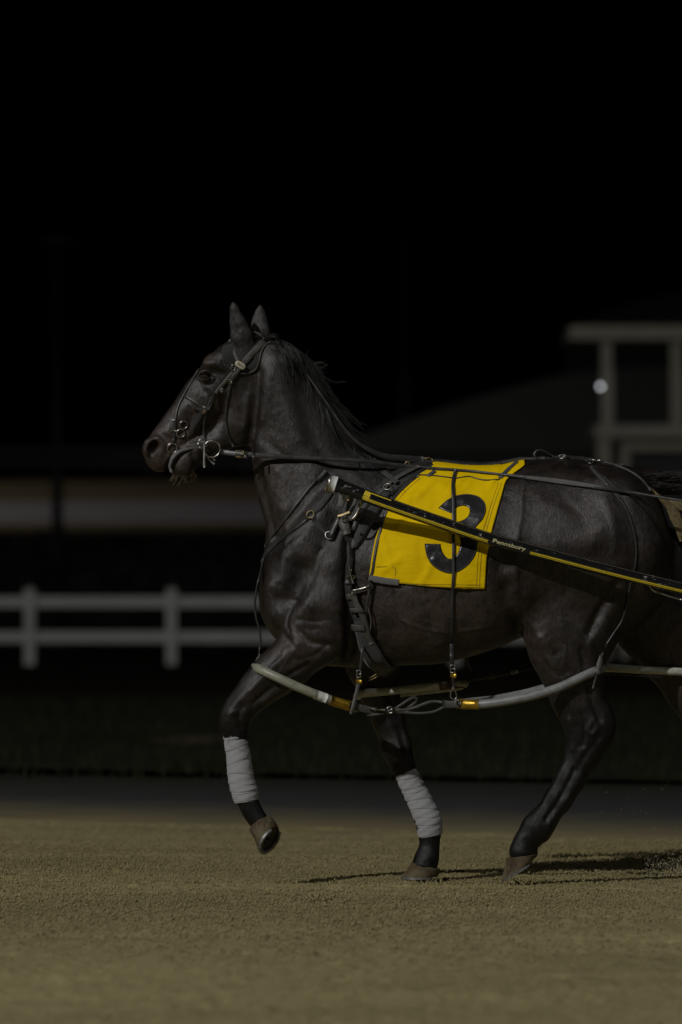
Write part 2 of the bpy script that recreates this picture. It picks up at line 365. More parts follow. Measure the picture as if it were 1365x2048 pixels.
STK = [
 # shoulder and chest
 ([(699,1080),(697,1150),(700,1230),(699,1300),(690,1345)], -19, 12), ([(660,1130),(668,1200),(672,1270),(655,1320)], 10, 26),
 ([(640,1010),(612,1070),(585,1120),(556,1170)], 9, 24), ([(675,1040),(650,1090),(620,1150),(590,1200)], -9, 16),
 ([(597,1138),(590,1165),(576,1198)], -20, 20), ([(545,1175),(545,1215),(560,1245)], 12, 20), ([(622,1185),(610,1225),(590,1260)], 7, 22),
 ([(575,1225),(566,1262),(585,1290)], -7, 10), ([(600,1265),(625,1285),(655,1288)], -7, 7), ([(600,1238),(630,1243),(652,1240)], -2, 4), ([(596,1256),(622,1259),(640,1256)], -1.5, 3.5),
 ([(540,1100),(575,1050),(620,1000),(655,955)], -9, 13), ([(560,1130),(600,1080),(640,1030)], 4, 14),
 # neck
 ([(503,900),(520,960),(540,1030),(548,1080)], -6, 9), ([(520,890),(545,950),(570,1010)], 5, 22), ([(600,740),(610,820),(640,900),(690,960)], -5, 16), ([(560,720),(565,800),(590,880)], 5, 24),
 ([(516,742),(512,800),(505,860),(498,888)], -11, 10), ([(540,740),(535,790),(525,840)], 5, 12),
 # foreleg
 ([(590,1290),(560,1320),(520,1358),(485,1395)], 7, 10), ([(615,1330),(580,1350),(545,1375),(510,1405)], -6, 6), ([(600,1365),(565,1380),(530,1405)], 4, 7), ([(560,1310),(530,1340),(500,1375)], -4, 5),
 ([(477,1402),(464,1418),(459,1440)], 5, 7), ([(485,1415),(478,1435),(480,1455)], -4, 5), ([(470,1424),(456,1430)], 3,4),
 # ribs and belly
 *[([(780+i*36,1185),(790+i*36,1230),(775+i*36,1290)], (2.2 if i % 2 else -2.2), 10) for i in range(7)],
 ([(720,1300),(790,1322),(880,1318),(960,1296)], 5, 12),
 ([(1000,1090),(1004,1150),(1008,1200)], -5, 14),
 # hip and flank
 ([(1052,965),(1044,985),(1043,1030),(1034,1080)], 5, 6), ([(1034,1080),(1032,1130),(1034,1180)], 5, 8), ([(1018,1000),(1012,1060),(1008,1130)], -6, 20), ([(1066,1000),(1066,1060),(1060,1110)], -2.5, 13),
 ([(1016,1175),(1022,1215),(1040,1258)], -12, 14), ([(1052,1190),(1064,1240),(1085,1285)], 8, 18),
 # hindquarter
 ([(1110,960),(1150,985),(1185,1020)], -5, 26), ([(1110,1090),(1160,1085),(1205,1060)], 7, 36), ([(1240,990),(1262,1050),(1268,1120),(1256,1180)], -6, 14), ([(1295,1040),(1305,1110),(1290,1180)], 5, 20), ([(1100,985),(1140,1010),(1165,1050)], -4, 22),
 ([(1100,1160),(1150,1210),(1200,1215)], -4, 26), ([(1250,1180),(1220,1230),(1195,1270)], 4, 14), ([(1235,1170),(1200,1225),(1180,1265)], -9, 9),
 ([(1094,1300),(1106,1314),(1116,1306)], -2.5, 6), ([(1104,1340),(1120,1350),(1134,1344)], -2.5, 6),
 ([(1085,1275),(1105,1330),(1115,1370)], 6, 9), ([(1180,1290),(1190,1340),(1200,1390)], 5, 10), ([(1165,1300),(1172,1350),(1185,1400),(1200,1440)], -7, 7),
 # hock
 ([(1140,1440),(1148,1475),(1146,1500)], 5, 6), ([(1165,1430),(1172,1460),(1166,1490)], -5, 6), ([(1188,1440),(1196,1455),(1184,1470),(1176,1460),(1188,1440)], 4, 5), ([(1200,1475),(1180,1500),(1160,1530)], -4, 6),
 ([(1130,1530),(1108,1575),(1075,1630)], 3, 6), ([(1150,1540),(1125,1590),(1092,1640)], -5.5, 5), ([(1165,1548),(1140,1592),(1108,1640)], 4, 6),
 ([(1062,1640),(1056,1660),(1062,1680)], 4, 8), ([(1100,1650),(1096,1668)], 3, 6), ([(1060,1640),(1052,1665)], -3, 5),
 # head
 ([(420,775),(434,800),(440,822)], 6, 6), ([(446,800),(440,835),(424,862)], -5, 9), ([(455,815),(452,850),(470,880)], -4, 6), ([(478,780),(486,820),(482,850)], 5, 18),
 ([(395,720),(412,727),(430,726),(446,738)], 5, 6), ([(398,757),(412,762),(426,756)], 4, 4), ([(430,742),(446,756),(456,772)], -5, 8), ([(398,764),(402,776),(410,784)], -3, 5),
 ([(372,810),(350,838),(332,862)], 4, 10), ([(390,830),(370,856),(350,880)], -4, 9), ([(326,872),(338,888),(334,908)], -4, 6), ([(318,876),(328,890),(322,910)], 4, 5),
 ([(404,842),(392,858),(378,872)], 4, 6), ([(352,906),(372,893),(396,888)], 3.5, 5), ([(340,925),(334,940)], 2, 4), ([(385,910),(392,925),(386,940)], -5, 5), ([(360,940),(372,948)], 4, 6), ([(402,905),(404,920)], -3, 5),
 # veins and small skin folds
 ([(700,1180),(712,1215),(716,1260)], -4, 5), ([(728,1190),(724,1240),(738,1290)], 3, 6), ([(560,1170),(552,1205),(556,1240)], -4, 6), ([(585,1200),(575,1235),(580,1262)], -3.5, 5), ([(520,1000),(532,1050),(536,1080)], 3, 5),
 ([(640,1100),(628,1150),(612,1190)], -3.5, 7), ([(655,1290),(630,1310),(600,1320)], -3.5, 5), ([(672,1220),(680,1270),(676,1310)], 3, 6), ([(565,1095),(590,1075),(612,1062)], -2.5, 5), ([(1050,1100),(1090,1130),(1120,1180)], 3, 8),
 ([(1130,1000),(1165,1030),(1180,1070)], -2.5, 12), ([(1072,1330),(1090,1372),(1108,1400)], -2.5, 5), ([(1210,1000),(1228,1050),(1232,1100)], 3, 9), ([(1040,1200),(1050,1240),(1066,1275)], -3, 6), ([(440,740),(450,760),(446,786)], -2.5, 5),
 ([(498,790),(494,830),(486,862)], 3, 6), ([(530,880),(560,905),(600,930)], -2, 7), ([(545,930),(570,960),(585,1000)], 2.2, 6),
 ([(545,1190),(552,1225),(548,1250)], 2, 2.6), ([(430,805),(418,818),(410,838),(395,850)], 2, 2.4), ([(418,818),(402,822),(388,836)], 1.8, 2.2), ([(590,1300),(560,1345),(545,1372)], 2.2, 2.6),
 ([(1120,1240),(1132,1290),(1126,1340)], 2.2, 3), ([(800,1240),(860,1262),(930,1262),(985,1250)], 2, 3),
]
for st in STK: stroke(*st)
# far-side copies of the big forms so the horse holds up from other positions
for st in STK[:14] + STK[27:40]: stroke(st[0], st[1]*.8, st[2], 1)
# far foreleg muscles
stroke([(752,1360),(772,1430),(800,1500)], 5, 7, 0, .13); stroke([(775,1380),(795,1440),(812,1500)], -4, 6, 0, .13); stroke([(800,1505),(806,1522)], 4, 10, 0, .13)
rng = np.random.RandomState(3)
def lump(V, n, smin_, smax_, amp):
    out = np.zeros(len(V))
    for _ in range(n):
        k = rng.normal(size=3); k /= np.linalg.norm(k); f = rng.uniform(smin_, smax_); out += np.sin(V@k*f + rng.uniform(0, 6.28))
    return out*amp/math.sqrt(n)
BV += VN*(lump(BV0, 14, 25, 70, .0008) + lump(BV0, 14, 100, 260, .00030))[:, None]
BV = adj_smooth(BV, BF, 1, .4)
# ---------------------------------------------------------------- coat
def coat_material():
    m = M('dark_bay_coat', .46, .5, 0, (.03, .022, .018), sheen=0.0)
    at = m.n('ShaderNodeAttribute'); at.attribute_name = 'brown'
    mot = m.noise(7, 5, .65)
    fine = m.noise(90, 6, .7, (1.0, 1.0, .35))
    base = m.mix(m.ramp(mot, [(.35, 0), (.7, 1)]), (.0065, .0046, .0038), (.0235, .0155, .0118))
    base = m.mix(at.outputs['Fac'], base, (.070, .044, .033))
    at2 = m.n('ShaderNodeAttribute'); at2.attribute_name = 'black'
    base = m.mix(at2.outputs['Fac'], base, (.0045, .0045, .0045))
    sp = m.ramp(m.noise(22, 5, .7), [(.42, .45), (.50, 1.0)]); m.l(m.math('MULTIPLY', m.ramp(at2.outputs['Fac'], [(0, .68), (1, .42)]), m.ramp(m.noise(75, 6, .8, (1, 1, .35)), [(.34, .55), (.64, 1.2)])), m.b.inputs['Specular IOR Level'])
    base = m.mix(1.0, base, sp, 'MULTIPLY')
    base = m.mix(1.0, base, m.ramp(m.noise(150, 6, .8, (1.0, 1.0, .3)), [(.34, .60), (.66, 1.45)]), 'MULTIPLY')
    m.color(base)
    m.rough(m.ramp(m.noise(12, 4), [(.3, .36), (.7, .52)]))
    h = m.noise(420, 5, .75, (1.0, 1.0, .28)); m.bump(m.math('ADD', h, m.math('MULTIPLY', m.noise(150, 5, .7, (1, 1, .4)), 2.4)), .0016, .7)
    return m.m
COAT = coat_material()
horse = empty('horse', P(900, 1760, 0)); horse.location.z = 0
tag(horse, 'dark bay harness racehorse pacing across the sand track with its near foreleg lifted', 'horse')
body = mesh('body', BV, BF, COAT, horse)
# coat tones: tan muzzle and flank, black points, shade painted into the shoulder hollow
px_, py_ = vpx, vpy
def g2(cx, cy, rx, ry): return np.exp(-(((px_-cx)/rx)**2 + ((py_-cy)/ry)**2))
brown = .85*g2(330,905,48,40) + .35*g2(375,860,45,45) + .30*g2(400,720,30,25) + .45*g2(880,1240,170,70) + .16*g2(420,800,60,50) + .14*g2(1130,1050,110,90) + .35*g2(720,1240,28,60) + .28*g2(1345,1330,50,90) + .28*g2(1090,1300,20,60) + .12*g2(560,980,60,110) + .22*g2(585,1300,60,40)
black = np.clip((py_-1395)/70, 0, 1) * 1.0
black = np.maximum(black*np.where((px_ > 735) & (px_ < 830) & (py_ < 1500), .25, 1), .0)
black = np.maximum(black, .85*g2(588,1158,24,34)); black = np.maximum(black, .75*g2(478,655,34,60)); black = np.maximum(black, .9*g2(309,893,13,13))  # first patch paints the shade of the shoulder hollow into the coat
black = np.maximum(black, .75*g2(372,848,14,22)); black = np.maximum(black, .6*g2(412,748,18,13)); black = np.where(px_ > 1240, black*.6, black)
for nm, arr in (('brown', np.clip(brown, 0, 1)), ('black', np.clip(black, 0, 1))):
    a = body.data.attributes.new(nm, 'FLOAT', 'POINT'); a.data.foreach_set('value', arr.astype(np.float32))
BVH = BVHTree.FromPolygons([tuple(v) for v in BV], [tuple(int(i) for i in f) for f in BF])
CAMP = Vector((0, -D, CH))
def hit(px, py, bvh=None):
    d = (P(px, py, 0) - CAMP).normalized()
    h = (bvh or BVH).ray_cast(CAMP, d)
    return (h[0], h[1]) if h[0] is not None else (None, None)
def on(px, py, off=.003, yfall=None, bvh=None):
    """point on the near side of the horse seen at that pixel, lifted by off"""
    p, n = hit(px, py, bvh)
    if p is None:
        if yfall is not None: return P(px, py, yfall), Vector((0, -1, 0))
        q = P(px, py, 0); c = (bvh or BVH).find_nearest(q); p, n = c[0], c[1]
        return p + n*off, n
    if bvh is not None and bvh is globals().get('BVC') and p.y > 0.0: c = bvh.find_nearest(P(px, py, -.27)); p, n = c[0], c[1]
    if n.y > 0: n = -n
    return p + n*off, n
# ---------------------------------------------------------------- materials of tack
LEATHER = simple('black_leather', (.026, .026, .025), .42, 0, .35, 30, .0004, .5)
WORN = simple('worn_leather', (.055, .053, .045), .55, 0, .3, 40, .0005)
WEB = simple('grey_webbing', (.10, .10, .095), .75, 0, .25, 60, .0006)
FELT = simple('grey_felt', (.045, .046, .045), .9, 0, .3, 30, .001, .3, .2)
KNIT = simple('knitted_charcoal', (.026, .026, .025), .9, 0, .35, 60, .0012, .3, .1)
STEEL = simple('steel', (.40, .39, .36), .30, 1, .2, 30, 0)
BRASS = simple('brass', (.24, .185, .10), .42, 1, .3, 60, .0003)
IVORY = simple('ivory_plate', (.42, .40, .30), .4, 0, .12, 60, 0)
def cloth_mat():
    m = M('yellow_cloth', .7, .08, 0)
    f = m.noise(9, 5, .6)
    c = m.ramp(f, [(.25, (.74, .49, .0)), (.75, (.84, .57, .0))])
    c = m.mix(m.ramp(m.noise(45, 4, .7, (1, 1, .25)), [(.60, 0), (.78, .35)]), c, (.40, .26, .02))
    m.color(c)
    m.bump(m.math('ADD', m.math('MULTIPLY', m.noise(18, 3, .5, (.7, 1, 1.6)), 6.0), m.noise(900, 2)), .0011, .7); return m.m
YCLOTH = cloth_mat()
VINYL = simple('black_vinyl', (.020, .020, .022), .22, 0, .2, 14, .0014, .6)
m_ = M('creased_vinyl', .22, .5, 0, (.020, .020, .022)); m_.bump(m_.noise(13, 3, .45, (1.0, 1, 1.5)), .008, .7); m_.rough(m_.ramp(m_.noise(40, 4), [(.3, .2), (.7, .36)])); VINYL = m_.m
def shaft_mat():
    m = M('black_enamel', .18, .5, 0, (.012, .012, .013), 0, .3)
    sc = m.noise(70, 6, .75, (.35, 1, 1.0)); mask = m.ramp(sc, [(.585, 0), (.62, 1)])
    zone = m.ramp(m.noise(7, 3), [(.40, 0), (.55, 1)])
    mk = m.math('MULTIPLY', mask, zone)
    m.color(m.mix(mk, (.011, .011, .012), (.32, .31, .29))); m.rough(m.mix(mk, (.16,)*3, (.6,)*3)); m.bump(mk, .0005); return m.m
ENAMEL = shaft_mat()
YPAINT = simple('yellow_paint', (.66, .50, .03), .4, 0, .12, 60, 0)
TAPE = simple('white_tape', (.60, .60, .57), .6, 0, .12, 50, .0006)
GOLD = simple('gold_tape', (.46, .29, .035), .32, .75, .3, 40, .0012)
def tube_mat(name, c):
    m = M(name, .42, .5, 0, c); f = m.noise(30, 5, .7)
    m.color(m.ramp(f, [(.25, tuple(x*.55 for x in c)), (.5, c), (.8, tuple(x*1.2 for x in c))])); m.bump(f, .0008); return m.m
PLASTIC = tube_mat('ivory_plastic', (.25, .25, .19)); PLASTIC2 = tube_mat('grey_plastic', (.20, .205, .20))
HORN = None
def horn():
    m = M('hoof_horn', .85, .15, 0); g = m.noise(30, 6, .7, (1, 1, .25)); f2 = m.noise(14, 5, .7)
    c = m.ramp(g, [(.3, (.030, .021, .012)), (.7, (.095, .066, .036))]); c = m.mix(m.ramp(f2, [(.42, 0), (.6, .8)]), c, (.13, .11, .068))
    m.color(c); m.bump(g, .004); return m.m
HORN = horn()
SHOE = simple('worn_shoe', (.22, .22, .21), .5, .7, .35, 60, .001)
SOLE = simple('sole', (.035, .026, .018), .8, 0, .4, 40, .003)
HAIRM = simple('mane_hair', (.012, .011, .0105), .44, 0, .4, 20, 0, .7)
TAN = simple('tan_sheepskin', (.15, .115, .055), .9, 0, .45, 90, .002)
def bandage_mat():
    m = M('bandage', .92, .2, 0, (.42, .42, .42), .2)
    f = m.noise(14, 4); m.color(m.ramp(f, [(.25, (.27, .272, .282)), (.75, (.35, .352, .364))]))
    m.bump(m.math('ADD', m.noise(520, 3, .7), m.math('MULTIPLY', m.noise(60, 3), .9)), .0016); return m.m
BAND = bandage_mat()

# ---------------------------------------------------------------- fitting helpers
def fit(pts, step=7, off=.003, bvh=None, smooth=2, gap=0.0):
    """pts (px,py) lie on the horse; (px,py,y) hang free at depth y; returns points and outward normals"""
    full = [(p[0], p[1], p[2] if len(p) > 2 else 0.0, 1.0 if len(p) > 2 else 0.0) for p in pts]
    A = catmull(full, step); Q, N = [], []
    for px, py, y, fr in A:
        fr = min(1, max(0, fr))
        if fr > .97: q, n = P(px, py, y), Vector((0, -1, 0))
        else:
            q, n = on(px, py, off, None, bvh)
            if fr > .03: q = q.lerp(P(px, py, y if fr > .6 else y/max(fr, .03)), fr); n = n.lerp(Vector((0, -1, 0)), fr).normalized()
        Q.append(q); N.append(n)
    for _ in range(smooth):
        Q = [Q[0]] + [(Q[i-1] + Q[i]*2 + Q[i+1])/4 for i in range(1, len(Q)-1)] + [Q[-1]]
        N = [N[0]] + [(N[i-1] + N[i]*2 + N[i+1]).normalized() for i in range(1, len(N)-1)] + [N[-1]]
    return Q, N
def band(name, pts, width, mat, parent, th=.0035, off=.003, bvh=None, step=7, smooth=2):
    Q, N = fit(pts, step, off, bvh, smooth); ws = width
    if hasattr(width, '__len__'): ws = list(np.interp(np.linspace(0, 1, len(Q)), np.linspace(0, 1, len(width)), width)/S)
    else: ws = width/S
    return MB().strap(Q, N, ws, th).build(name, mat, parent)
def cord(name, pts, r, mat, parent, off=None, bvh=None, step=6, n=8):
    Q, N = fit(pts, step, (r/S if off is None else off), bvh, 2)
    rr = r/S if not hasattr(r, '__len__') else list(np.interp(np.linspace(0, 1, len(Q)), np.linspace(0, 1, len(r)), r)/S)
    return MB().tube(Q, rr, n).build(name, mat, parent)
def ring_mb(c, n, R_, r, sx=1.0, ang=0.0, mb=None, seg=28):
    n = n.normalized(); ux = Vector((1,0,0)); ux = (ux - n*ux.dot(n)).normalized(); uz = ux.cross(n); uz.normalize()
    pts = []
    for k in range(seg):
        a = 2*math.pi*k/seg; q = (math.cos(a)*sx, math.sin(a))
        q = (q[0]*math.cos(ang)-q[1]*math.sin(ang), q[0]*math.sin(ang)+q[1]*math.cos(ang))
        pts.append(c + ux*(q[0]*R_) + uz*(q[1]*R_))
    return (mb or MB()).tube(pts, r, 8, closed=True)
def ring(name, px, py, Rp, rp, mat, parent, off=.006, y=None, sx=1.0, ang=0, tilt=(0,0)):
    if y is None: c, n = on(px, py, off)
    else: c, n = P(px, py, y), Vector((0, -1, 0))
    n = (n + Vector((tilt[0], 0, tilt[1]))).normalized()
    return ring_mb(c, n, Rp/S, rp/S, sx, ang).build(name, mat, parent)
def buckle(name, px, py, w_, h_, ang, mat, parent, off=.007, y=None, r=1.2):
    if y is None: c, n = on(px, py, off)
    else: c, n = P(px, py, y), Vector((0, -1, 0))
    ux = Vector((1,0,0)); ux = (ux - n*ux.dot(n)).normalized(); uz = ux.cross(n).normalized(); uz = -uz if uz.z < 0 else uz
    ca, sa = math.cos(ang), math.sin(ang)
    def q(a, b): return c + ux*((a*ca-b*sa)/S) + uz*((a*sa+b*ca)/S)
    mb = MB(); W, H = w_/2, h_/2; pts = []
    for cx, cy, a0 in ((W-1, H-1, 0), (-W+1, H-1, 90), (-W+1, -H+1, 180), (W-1, -H+1, 270)):
        for k in range(4): a = R(a0 + k*30); pts.append(q(cx+math.cos(a), cy+math.sin(a)))
    mb.tube(pts, r/S, 6, closed=True); mb.tube([q(-W, 0)+n*.002, q(0, 0)+n*.004, q(W, 0)+n*.002], r*.8/S, 6)
    return mb.build(name, mat, parent)

# ---------------------------------------------------------------- hooves, eye, tongue, mane, tail
def make_hoof(toe, up, coronet, L=.128, W=.118, front=.082, heel=.045, toeang=.045):
    """returns hoof, shoe, sole meshes in world space; coronet = centre of the top ring"""
    X = Vector(toe).normalized(); Z = Vector(up).normalized(); Z = (Z - X*Z.dot(X)).normalized(); Y = Z.cross(X)
    def ringpts(f, z_of, sc, dx, n=36):
        out = []
        for k in range(n):
            a = 2*math.pi*k/n; x = math.cos(a); y = math.sin(a)
            if x < 0: x *= .86; y *= 1.0 - .12*abs(x)
            out.append((x*L/2*sc + dx, y*W/2*sc, z_of(x)))
        return out
    lv = 9; V = []
    for i in range(lv):
        t = i/(lv-1)
        zt = lambda x, t=t: t*(heel + (front-heel)*(x*.5+.5))
        sc = 1.0 - .22*t + .012*math.sin(t*9); V += ringpts(t, zt, sc, -toeang*t - .004*math.sin(3.14*t))
    top = Vector((sum(v[0] for v in V[-36:])/36, 0, sum(v[2] for v in V[-36:])/36)); C = Vector(coronet)
    W_ = lambda p: C + X*(p[0]-top.x) + Y*p[1] + Z*(p[2]-top.z)
    F = [(i*36+k, i*36+(k+1)%36, (i+1)*36+(k+1)%36, (i+1)*36+k) for i in range(lv-1) for k in range(36)]
    F.append(tuple((lv-1)*36+k for k in range(36)))
    # concave sole and frog
    sv = []
    for j, (s_, zz) in enumerate(((.96, .001), (.80, .003), (.6, .007), (.3, .010), (.05, .011))):
        for p in ringpts(0, lambda x: 0, s_, 0): sv.append((p[0], p[1], zz - (.010 if (abs(p[1]) < .014 and p[0] < .02 and j > 1) else 0)))
    sf = [(j*36+k, (j+1)*36+k, (j+1)*36+(k+1)%36, j*36+(k+1)%36) for j in range(4) for k in range(36)]; sf.append(tuple(4*36+k for k in range(36)))
    sh = MB(); pts = []
    arc = [R(-138 + 276*k/40) for k in range(41)]; prof = ((1.0, 0), (1.0, -.009), (.80, -.009), (.80, 0))
    sv2 = []
    for a in arc:
        x = math.cos(a); y = math.sin(a)
        if x < 0: x *= .86; y *= 1.0 - .12*abs(x)
        for s_, zz in prof: sv2.append((x*L/2*s_, y*W/2*s_, zz))
    f2 = [(i*4+k, i*4+(k+1)%4, (i+1)*4+(k+1)%4, (i+1)*4+k) for i in range(40) for k in range(4)] + [(0,1,2,3), (163,162,161,160)]
    return ([W_(v) for v in V], F), ([W_(v) for v in sv], sf), ([W_(v) for v in sv2], f2)
def hoof(toe, up, cor, **kw):
    a, b, c = make_hoof(toe, up, cor, **kw)
    h = mesh('hoof', a[0], a[1], HORN, horse); mesh('sole', b[0], b[1], SOLE, h).location = -horse.location*0
    mesh('horseshoe', c[0], c[1], SHOE, h, False)
    for ch in h.children: ch.data.transform(Matrix.Translation(-horse.location))
    return h
hoof((-.52, .10, -.855), (-.72, .50, .50), P(522, 1648, -.135), L=.125, W=.112, front=.085, toeang=.03)    # lifted near fore
hoof((-1, 0, 0), (0, 0, 1), P(853, 1733, .13)+Vector((0, 0, .002)), L=.150, W=.13, front=.056, heel=.026, toeang=.026)   # planted far fore
hoof((-.85, 0, -.53), (-.53, 0, .85), P(1045, 1712, -.13), L=.150, W=.122, front=.062, heel=.008, toeang=.044)   # near hind
hoof((-.2, 0, -1), (-1, 0, .2), P(1556, 1722, .13))
EYE = M('eye', .04, .8, 0, (.008, .006, .005), 0, 1.0).m
for sy in (-1, 1):
    c = P(409, 750, sy*.0785)
    mb = MB(); V = []; 
    for i in range(13):
        for j in range(20):
            th = math.pi*i/12; ph = 2*math.pi*j/20; V.append(c + Vector((math.sin(th)*math.cos(ph), math.sin(th)*math.sin(ph), math.cos(th)))*.0205)
    F = [(i*20+j, (i+1)*20+j, (i+1)*20+(j+1)%20, i*20+(j+1)%20) for i in range(12) for j in range(20)]
    mb.add(V, F).build('eye', EYE, horse)
    # eyelids
    mb = MB()
    yl = sy*.0955
    for pl, r in (([(396,753),(401,745),(410,741.5),(419,744),(425,751)], 2.6), ([(396,753),(402,757.5),(411,759),(419,756.5),(425,751)], 1.7)):
        Q = [P(a, b, yl - sy*.008*abs(a-410)/17) for a, b in catmull(pl, 3)[:, :2]]
        rr = [r/S*(.45+.55*math.sin(math.pi*i/(len(Q)-1))) for i in range(len(Q))]; mb.tube(Q, rr, 8)
    mb.build('eyelid', COAT, horse)
# tongue and bare inner lip
TONGUE = simple('tongue', (.12, .115, .12), .5, 0, .25, 40, .002)
tq = [P(402, 894, -.03), P(384, 897, -.042), P(366, 901, -.05), P(353, 908, -.055), P(344, 919, -.056), P(340, 932, -.05), P(343, 944, -.045)]
tq = [Vector(q) for q in catmull([tuple(q) for q in tq], .006)]
MB().tube(tq, list(np.interp(np.linspace(0, 1, len(tq)), [0, .3, .6, .85, 1], [.003, .006, .0085, .0095, .005])), 14, sy=1.5).build('tongue', TONGUE, horse)
# hair
rng = random.Random(11)
def strand(mb, pts, r0, r1):
    n = len(pts); mb.tube(pts, [r0 + (r1-r0)*i/(n-1) for i in range(n)], 3, caps=False)
def neck_depth(px, py, lift):
    p, n = hit(px, py)
    return (p.y - lift) if p is not None else None
mb = MB()
crest = catmull([(540,682),(566,686),(592,704),(612,732),(626,768),(650,812),(680,858),(712,902),(760,922)], 2)[:, :2]
NC = len(crest)
for k in range(1200):
    t = rng.random(); i = min(NC-1, int(t*NC)); cx, cy = crest[i]; o_ = 6*max(0, 1-abs(t-.25)/.25); cx += rng.uniform(-9, 3)+o_; cy += rng.uniform(-3, 6)-o_*.7
    lift = rng.uniform(.002, .014); pts = []; yprev = rng.uniform(-.04, .015)
    if t < .42:
        L = rng.uniform(45, 95); a0 = rng.uniform(.75, 1.15); a1 = rng.uniform(1.25, 1.65)     # falls back along the crest
    else:
        L = rng.uniform(80, 165)*(1.15-.55*t); a0 = rng.uniform(.75, 1.25); a1 = rng.uniform(.55, 1.35)
    x, y = cx, cy; clump = math.sin(i*.21)*.25
    for s_ in range(9):
        f = s_/8; d = neck_depth(x, y, lift)
        yy = yprev if d is None else (yprev*.4 + min(d, 0)*.6); yprev = yy
        pts.append(P(x, y, yy)); a = a0 + (a1-a0)*f + clump*f + rng.uniform(-.10, .10)
        x += math.cos(a)*L/8; y += math.sin(a)*L/8
    strand(mb, pts, rng.uniform(.0008, .0017), .0003)
for lk in range(150):    # clumped locks of the mane
    t = min(1, max(0, (lk+rng.random())/150)); i = min(NC-1, int(t*NC)); cx, cy = crest[i]; lift = rng.uniform(.008, .024)
    if t < .42: L = rng.uniform(60, 105); a0 = rng.uniform(.55, 1.05); a1 = rng.uniform(1.2, 1.7)
    else: L = rng.uniform(95, 175)*(1.12-.5*t); a0 = rng.uniform(.55, 1.2); a1 = rng.uniform(.45, 1.25)
    o_ = 5*max(0, 1-abs(t-.27)/.27); cx += o_; cy -= o_*.6; wv = rng.uniform(-.35, .35); y0 = rng.uniform(-.03, .0); spine = []; x, y = cx, cy; yp = y0
    for s_ in range(11):
        f = s_/10; d = neck_depth(x, y, lift); yp = yp*.5 + (min(d, 0) if d is not None else yp)*.5; spine.append((x, y, yp)); a = a0+(a1-a0)*f+wv*math.sin(f*5); x += math.cos(a)*L/10; y += math.sin(a)*L/10
    for h_ in range(18):
        u1, u2, u3 = rng.gauss(0, 2.6), rng.gauss(0, 2.2), rng.gauss(0, .003); e = rng.uniform(.7, 1.0); n_ = max(4, int(11*e))
        strand(mb, [P(s[0]+u1*(1-.75*k/10), s[1]+u2*(1-.75*k/10), s[2]+u3) for k, s in enumerate(spine[:n_])], rng.uniform(.0008, .0014), .0003)
for k in range(70):      # wind-blown hairs
    cx, cy = crest[int(NC*rng.uniform(.2, .55))]; ex = cx + rng.uniform(15, 42); ey = cy + rng.uniform(-22, 28)
    q = catmull([(cx, cy), ((cx+ex)/2, (cy+ey)/2+rng.uniform(-7, 9)), (ex, ey)], 5); strand(mb, [P(a, b, rng.uniform(-.02, .0)) for a, b in q[:, :2]], .0007, .0003)
for pl in ([(622,742),(645,752),(668,764),(692,763)], [(624,730),(640,724),(656,730)], [(622,728),(640,735),(655,728)], [(640,800),(660,806),(680,822)]):
    for j in range(5): q = catmull([(a+rng.uniform(-1.5,1.5), b+rng.uniform(-2.5,2.5)) for a, b in pl], 5); strand(mb, [P(a, b, -.01) for a, b in q[:, :2]], .0009, .0003)
mb.build('mane', HAIRM, horse)
mb = MB()   # forelock tuft between the ears and short ear hair
for k in range(90):
    cx = rng.uniform(500, 545); cy = 672 + abs(cx-525)*.15; a = rng.uniform(-.2, 1.0); L = rng.uniform(8, 24)
    strand(mb, [P(cx+math.cos(a)*L*f, cy+math.sin(a)*L*f - 6*math.sin(f*3), -.03+rng.uniform(-.02, .02)) for f in (0, .33, .66, 1)], .0009, .0003)
mb.build('forelock', HAIRM, horse)
mb = MB()   # whiskers
for k in range(75):
    cx = rng.uniform(348, 388); cy = 948 - abs(cx-366)*.25; a = 1.57 + rng.uniform(-.5, .5) - (cx-366)*.012; L = rng.uniform(8, 30)
    y_ = rng.uniform(-.035, .01)
    strand(mb, [P(cx+math.cos(a+.25*f)*L*f, cy-4+math.sin(a)*L*f, y_) for f in (0, .33, .66, 1)], .0005, .0002)
mb.build('whiskers', simple('whisker', (.16, .12, .06), .5), horse)
mb = MB()   # tail, carried out behind
for k in range(2400):
    u = rng.random(); x = 1285 + 60*u; y = 950 + 8*u + rng.uniform(-5, 22); yy = rng.gauss(0, .024); pts = []
    a0 = rng.uniform(-.12, .18); a1 = rng.uniform(.9, 1.6); L = rng.uniform(240, 420)
    for s_ in range(12):
        f = s_/11; pts.append(P(x, y, yy)); a = a0 + (a1-a0)*f**1.3; x += math.cos(a)*L/11; y += math.sin(a)*L/11; yy += rng.uniform(-.006, .006)
    strand(mb, pts, .0015, .0005)
mb.build('tail', HAIRM, horse)

